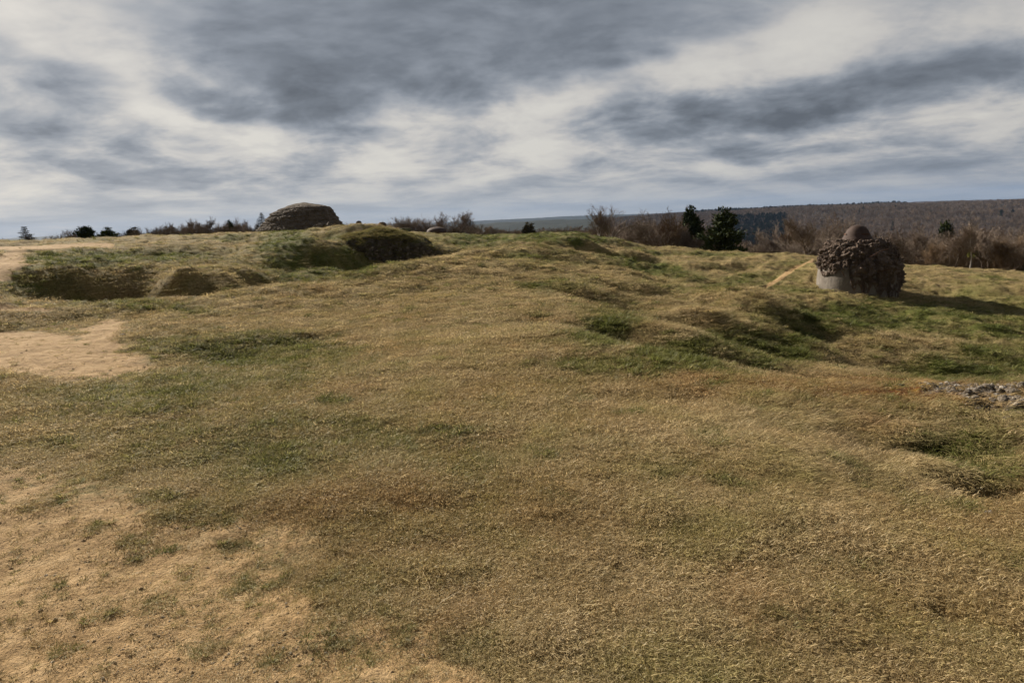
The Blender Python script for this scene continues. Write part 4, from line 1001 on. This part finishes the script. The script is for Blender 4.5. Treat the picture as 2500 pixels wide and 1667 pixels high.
# ones the photo singles out
tree('spruce0', 62, 553, 150, 'slim pointed dark spruce standing apart at the far left skyline', wx=1.35)
tree('bare1', 110, 560, 150, 'small bare tree right beside the far left spruce')
tree('bare2', 26, 578, 160, 'tiny bare sapling left of the far left spruce')
tree('bare0', 168, 560, 145, 'thin bare tree on the skyline between spruce and dark bushy pine', wx=.8)
tree('bare3', 194, 550, 140, 'bare tree spreading behind the leaning bushy pine on the left')
tree('pine1', 210, 550, 132, 'ragged bushy pine with forked top, second conifer from the left', wx=1.25)
tree('pine2', 264, 553, 128, 'dense rounded dark pine, third conifer from the left', wx=1.4)
tree('juniper0', 322, 553, 130, 'brownish dark conifer bush wrapped in bare twigs right of the rounded pine', 'bush', wx=1.35)
tree('pine0', 562, 535, 118, 'dark pine rising from the bare thicket left of the layered casemate', wx=.85)
tree('spruce1', 641, 519, 112, 'narrow spruce tip directly left of the layered casemate', wx=1.2)
tree('bare1', 490, 527, 116, 'taller bare tree in the thicket midway to the casemate')
tree('bare0', 583, 527, 117, 'bare feathery tree just right of the dark pine by the casemate')
tree('bare3', 1122, 511, 150, 'round-crowned bare tree right of the flat gun turret', wx=1.25)
tree('bare0', 1072, 513, 150, 'tall bare tree directly behind the flat gun turret', wx=1.1)
tree('bare2', 1155, 525, 150, 'lower bare tree at the right end of the clump behind the turret')
tree('bush2', 1030, 520, 148, 'bare many-stemmed tree at left behind the gun turret', wx=1.0)
tree('bush0', 985, 524, 146, 'broad bare bush at the left end of the clump behind the turret', wx=1.3)
tree('bush2', 948, 531, 146, 'low bare bush just right of the steel cupola', wx=1.2)
tree('bare2', 850, 541, 130, 'thin bare twigs showing right of the casemate')
tree('juniper0', 1288, 541, 95, 'brownish evergreen bush on the skyline behind the central hill', 'bush', wx=1.2)
tree('birch0', 1463, 508, 61, 'shorter white-trunked birch, left one of the pair')
tree('birch1', 1486, 495, 61, 'taller white-trunked birch, right one of the pair')
tree('bare0', 1595, 506, 62, 'bare reddish tree with wide crown left of the two tall pines', wx=1.2)
tree('bare2', 1622, 503, 63, 'bare tree leaning against the wide crown left of the pines')
tree('pine0', 1684, 499, 76, 'tall pine, left one of the two on the right, half hidden by thicket', wx=1.05)
tree('pine2', 1768, 502, 67, 'taller broader dark pine, right one of the two, foliage down to the ground', wx=1.25)
tree('bare2', 1672, 500, 80, 'bare tree poking above the left of the two pines')
tree('bare2', 1935, 524, 72, 'slender bare tree left of the blockhouse', wx=.8)
tree('bare1', 1972, 520, 56, 'wide many-branched bare tree next to the blockhouse', wx=1.15)
tree('bare3', 2030, 510, 90, 'tall reddish bare tree behind the blockhouse dome, at left', wx=.8)
tree('birch1', 1892, 535, 90, 'pale slim birch in the valley left of the blockhouse', wx=.9)
tree('bare2', 2085, 512, 120, 'grey bare tree just above the blockhouse dome')
tree('pine1', 2316, 534, 95, 'green pine top above the bare thicket right of the blockhouse', wx=.45)
tree('bare1', 2345, 545, 57, 'broad fan-shaped bare tree right of the blockhouse', wx=1.3)
tree('birch0', 2382, 540, 57, 'white birch stem rising inside the thicket at the right', wx=.7)
tree('bare3', 2425, 550, 60, 'bare spreading tree right of the white birch stem', wx=1.2)
tree('bare0', 2490, 555, 62, 'bare tree cut by the right edge of the picture', wx=1.2)
tree('bare0', 2290, 580, 60, 'low bare branching tree behind the grassy crest right of the blockhouse', wx=1.2)
tree('pine1', 2448, 511, 1500, 'dark conifer standing out on the far brown wooded slope at right', wx=1.0)
# mistletoe ball
def mistletoe():
    x, y, z = zat(2376, 620, 59); r = random.Random(4); V = []; Fc = []
    for i in range(700):
        d = Vector((r.gauss(0, 1), r.gauss(0, 1), r.gauss(0, 1))).normalized(); q = d*r.uniform(.05, .30); b = d.orthogonal().normalized()*.02; e = q + d*.12; i0 = len(V)
        V += [(q-b)[:], (q+b)[:], (e+b)[:], (e-b)[:]]; Fc.append((i0, i0+1, i0+2, i0+3))
    o = mesh_obj('mistletoe', V, Fc, plain('mistletoe_leaves', (.07, .075, .015), (.14, .13, .03))); o.location = (x, y, z); props(o, 'round green mistletoe ball on the bare branches beside the birch stem', 'mistletoe')
mistletoe()
def band(n, u0, u1, d0, d1, top, kinds, label, group, cat='shrub', jit=9, wx=(.95, 1.4)):
    for i in range(n):
        u = u0 + (u1-u0)*(i + random.random())/n; d = random.uniform(d0, d1)
        v = top(u) + random.gauss(0, jit) * (1 if random.random() < .75 else -1.3)
        tree(random.choice(kinds), u, v, d, label, cat, group, random.uniform(*wx))
L = lambda *P: (lambda u: float(np.interp(u, [p[0] for p in P], [p[1] for p in P])))
bushes = ['bush0', 'bush1', 'bush2', 'bush3']; bares = ['bare0', 'bare1', 'bare2', 'bare3']
band(14, 130, 330, 125, 160, L((130, 570), (330, 562)), bushes, 'low leafless shrub among the conifers on the left skyline', 'leafless shrubs on the left skyline', jit=5)
band(46, 320, 640, 112, 150, L((320, 565), (400, 556), (470, 543), (520, 545), (640, 548)), bushes + ['bare0', 'bare1', 'bare2'], 'leafless grey-brown bush in the thicket left of the layered casemate', 'bushes of the thicket left of the casemate', jit=6)
band(16, 940, 1170, 140, 165, L((940, 545), (1050, 535), (1170, 552)), bushes, 'leafless bush in the clump behind the gun turret', 'bushes behind the gun turret', jit=5)
band(26, 1150, 1400, 90, 135, L((1150, 566), (1280, 560), (1400, 558)), bushes, 'low leafless bush behind the green ridge in the centre', 'low bushes behind the central ridge', jit=5)
band(60, 1370, 1800, 64, 100, L((1370, 560), (1450, 552), (1560, 550), (1620, 545), (1720, 562), (1800, 592)), bushes + ['bare1', 'bare3'], 'leafless brown bush in the tall thicket around the two pines', 'bushes of the thicket around the two pines', jit=8)
band(26, 1780, 2010, 66, 105, L((1780, 600), (1850, 600), (1920, 575), (2010, 560)), bushes + ['bare1'], 'leafless bush below the dark wooded slope left of the blockhouse', 'bushes left of the blockhouse', jit=8)
band(62, 2040, 2700, 57, 92, L((2040, 560), (2150, 565), (2260, 575), (2380, 570), (2500, 565), (2700, 560)), bushes + ['bare1', 'bare3'], 'leafless brown bush in the thicket right of the blockhouse', 'bushes of the thicket right of the blockhouse', jit=9)
band(9, 1500, 1750, 66, 84, L((1500, 525), (1750, 530)), ['bare0', 'bare1', 'bare3'], 'slender bare tree rising out of the thicket around the two pines', 'bare trees rising out of the pine thicket', 'tree', 9, (.6, .9))
band(12, 2190, 2520, 57, 75, L((2190, 545), (2520, 540)), ['bare0', 'bare1', 'bare3'], 'bare tree rising out of the thicket right of the blockhouse', 'bare trees rising right of the blockhouse', 'tree', 9, (.7, 1.1))
band(10, 380, 620, 112, 135, L((380, 552), (470, 532), (620, 538)), ['bare0', 'bare1', 'bare3'], 'bare tree rising out of the thicket left of the layered casemate', 'bare trees rising left of the casemate', 'tree', 4, (.7, 1.1))
# distant woods : uncountable
def woods(name, label, mats, n, region, hts, kindset, seed, cap=None):
    rg = np.random.default_rng(seed)
    cl = bpy.data.collections.new(name + '_kinds')
    for i, (pp, mt, mc) in enumerate(kindset):
        TV, TF, CV, CF = pp; me = bpy.data.meshes.new('far_tree'); nT = len(TV)
        me.from_pydata(TV + CV, [], TF + [tuple(q + nT for q in f) for f in CF]); me.update(); me.materials.append(mt); me.materials.append(mc)
        me.polygons.foreach_set('material_index', [0]*len(TF) + [1]*len(CF)); o = bpy.data.objects.new('far_tree%d' % i, me); cl.objects.link(o)
    az, d = region(rg, n); x, y = d*np.sin(az), d*np.cos(az); z = ground_z(x, y)
    m = len(x); s = rg.uniform(hts[0], hts[1], m)/6
    if cap is not None:      # crowns of the hollow stay below the plateau line
        zc = EYE + d * cap; s = np.clip(np.minimum(s, (zc - z)/6.6 * rg.uniform(.75, 1, m)), .35, None)
    me = bpy.data.meshes.new(name); me.vertices.add(m); me.vertices.foreach_set('co', np.stack([x, y, z], -1).astype(np.float32).ravel())
    def A(nm, ty, key, arr): a = me.attributes.new(nm, ty, 'POINT'); a.data.foreach_set(key, arr.ravel())
    A('kind_index', 'INT', 'value', rg.integers(0, len(kindset), m).astype(np.int32)); A('turn', 'FLOAT_VECTOR', 'vector', np.stack([np.zeros(m), np.zeros(m), rg.uniform(0, 6.28, m)], -1).astype(np.float32)); A('size', 'FLOAT', 'value', s.astype(np.float32))
    me.update(); o = bpy.data.objects.new(name, me); COL.objects.link(o)
    ng = bpy.data.node_groups['scatter'].copy()
    for nd in ng.nodes:
        if nd.type == 'COLLECTION_INFO': nd.inputs[0].default_value = cl
    md = o.modifiers.new('scatter', 'NODES'); md.node_group = ng
    props(o, label, 'wood', kind='stuff')
farb = [(bare_tree(700+i, kids=(9, 6, 4), levels=3, spread=.6, twigr=.035, thick=1.4, start=.3), m_bark, (m_twig, m_twig_red, m_twig_grey)[i % 3]) for i in range(3)]
def reg_right(rg, n):
    az = rg.uniform(.13, .86, n); d = np.exp(rg.uniform(math.log(105), math.log(1500), n)); return az, d
def reg_mid(rg, n):
    az = rg.uniform(-.06, .22, n); d = np.exp(rg.uniform(math.log(125), math.log(1000), n)); return az, d
def reg_slope(rg, n):
    az = rg.uniform(.13, .80, n); d = np.sqrt(rg.uniform(850**2, 2800**2, n)); return az, d
def reg_left(rg, n):
    az = rg.uniform(-.8, .16, n); d = np.exp(rg.uniform(math.log(170), math.log(700), n)); return az, d
woods('bare_wood', 'brown leafless woodland filling the valley and far slopes at the right', None, 15000, reg_right, (6.5, 10), farb, 1, -.036)
woods('middle_wood', 'low brown leafless wood beyond the central ridge', None, 5000, reg_mid, (6, 10), farb[:3], 9, -.019)
woods('slope_wood', 'continuous brown leafless forest on the far slope at the right', None, 26000, reg_slope, (6.5, 11), farb[:3], 7)
woods('low_bare_wood', 'leafless woodland dropping away behind the left skyline', None, 2500, reg_left, (5, 9), farb, 2, -.008)
farc = [(conifer(800+i, 6, 1.4, 'spruce' if i else 'pine'), m_bark, m_spruce) for i in range(2)]
def reg_con(rg, n):
    a = []; dd = []
    a0, _ = pix_dir(1780, 560); a1, _ = pix_dir(1920, 560)
    a.append(rg.uniform(a0, a1, n//3)); dd.append(rg.uniform(900, 1650, n//3))
    a0, _ = pix_dir(1690, 510); a1, _ = pix_dir(2215, 500)
    a.append(rg.uniform(a0, a1, n//2)); dd.append(rg.uniform(2450, 2800, n//2))
    a0, _ = pix_dir(2000, 520); a1, _ = pix_dir(2480, 500); m = 26
    a.append(rg.uniform(a0, a1, m)); dd.append(rg.uniform(500, 1800, m))
    return np.concatenate(a), np.concatenate(dd)
woods('conifer_wood', 'dark conifer stand on the far slope and along the plateau edge', None, 2600, reg_con, (9, 16), farc, 3)
# ------------------------------------------------------------------ air
V = [(-12600, -12600, -420), (12600, -12600, -420), (12600, 12600, -420), (-12600, 12600, -420), (-12600, -12600, 170), (12600, -12600, 170), (12600, 12600, 170), (-12600, 12600, 170)]
Fc = [(0, 3, 2, 1), (4, 5, 6, 7), (0, 1, 5, 4), (1, 2, 6, 5), (2, 3, 7, 6), (3, 0, 4, 7)]
m_haze = bpy.data.materials.new('haze'); m_haze.use_nodes = True; t = NT(m_haze.node_tree)
pv = t.n('ShaderNodeVolumePrincipled', {'Color': (.32, .48, .78, 1), 'Density': 3.8e-5, 'Anisotropy': .0}); oo = t.n('ShaderNodeOutputMaterial', {'Volume': pv.outputs[0]})
hz_o = mesh_obj('haze', V, Fc, m_haze); props(hz_o, 'thin blue haze over the far hills', 'haze', kind='stuff')
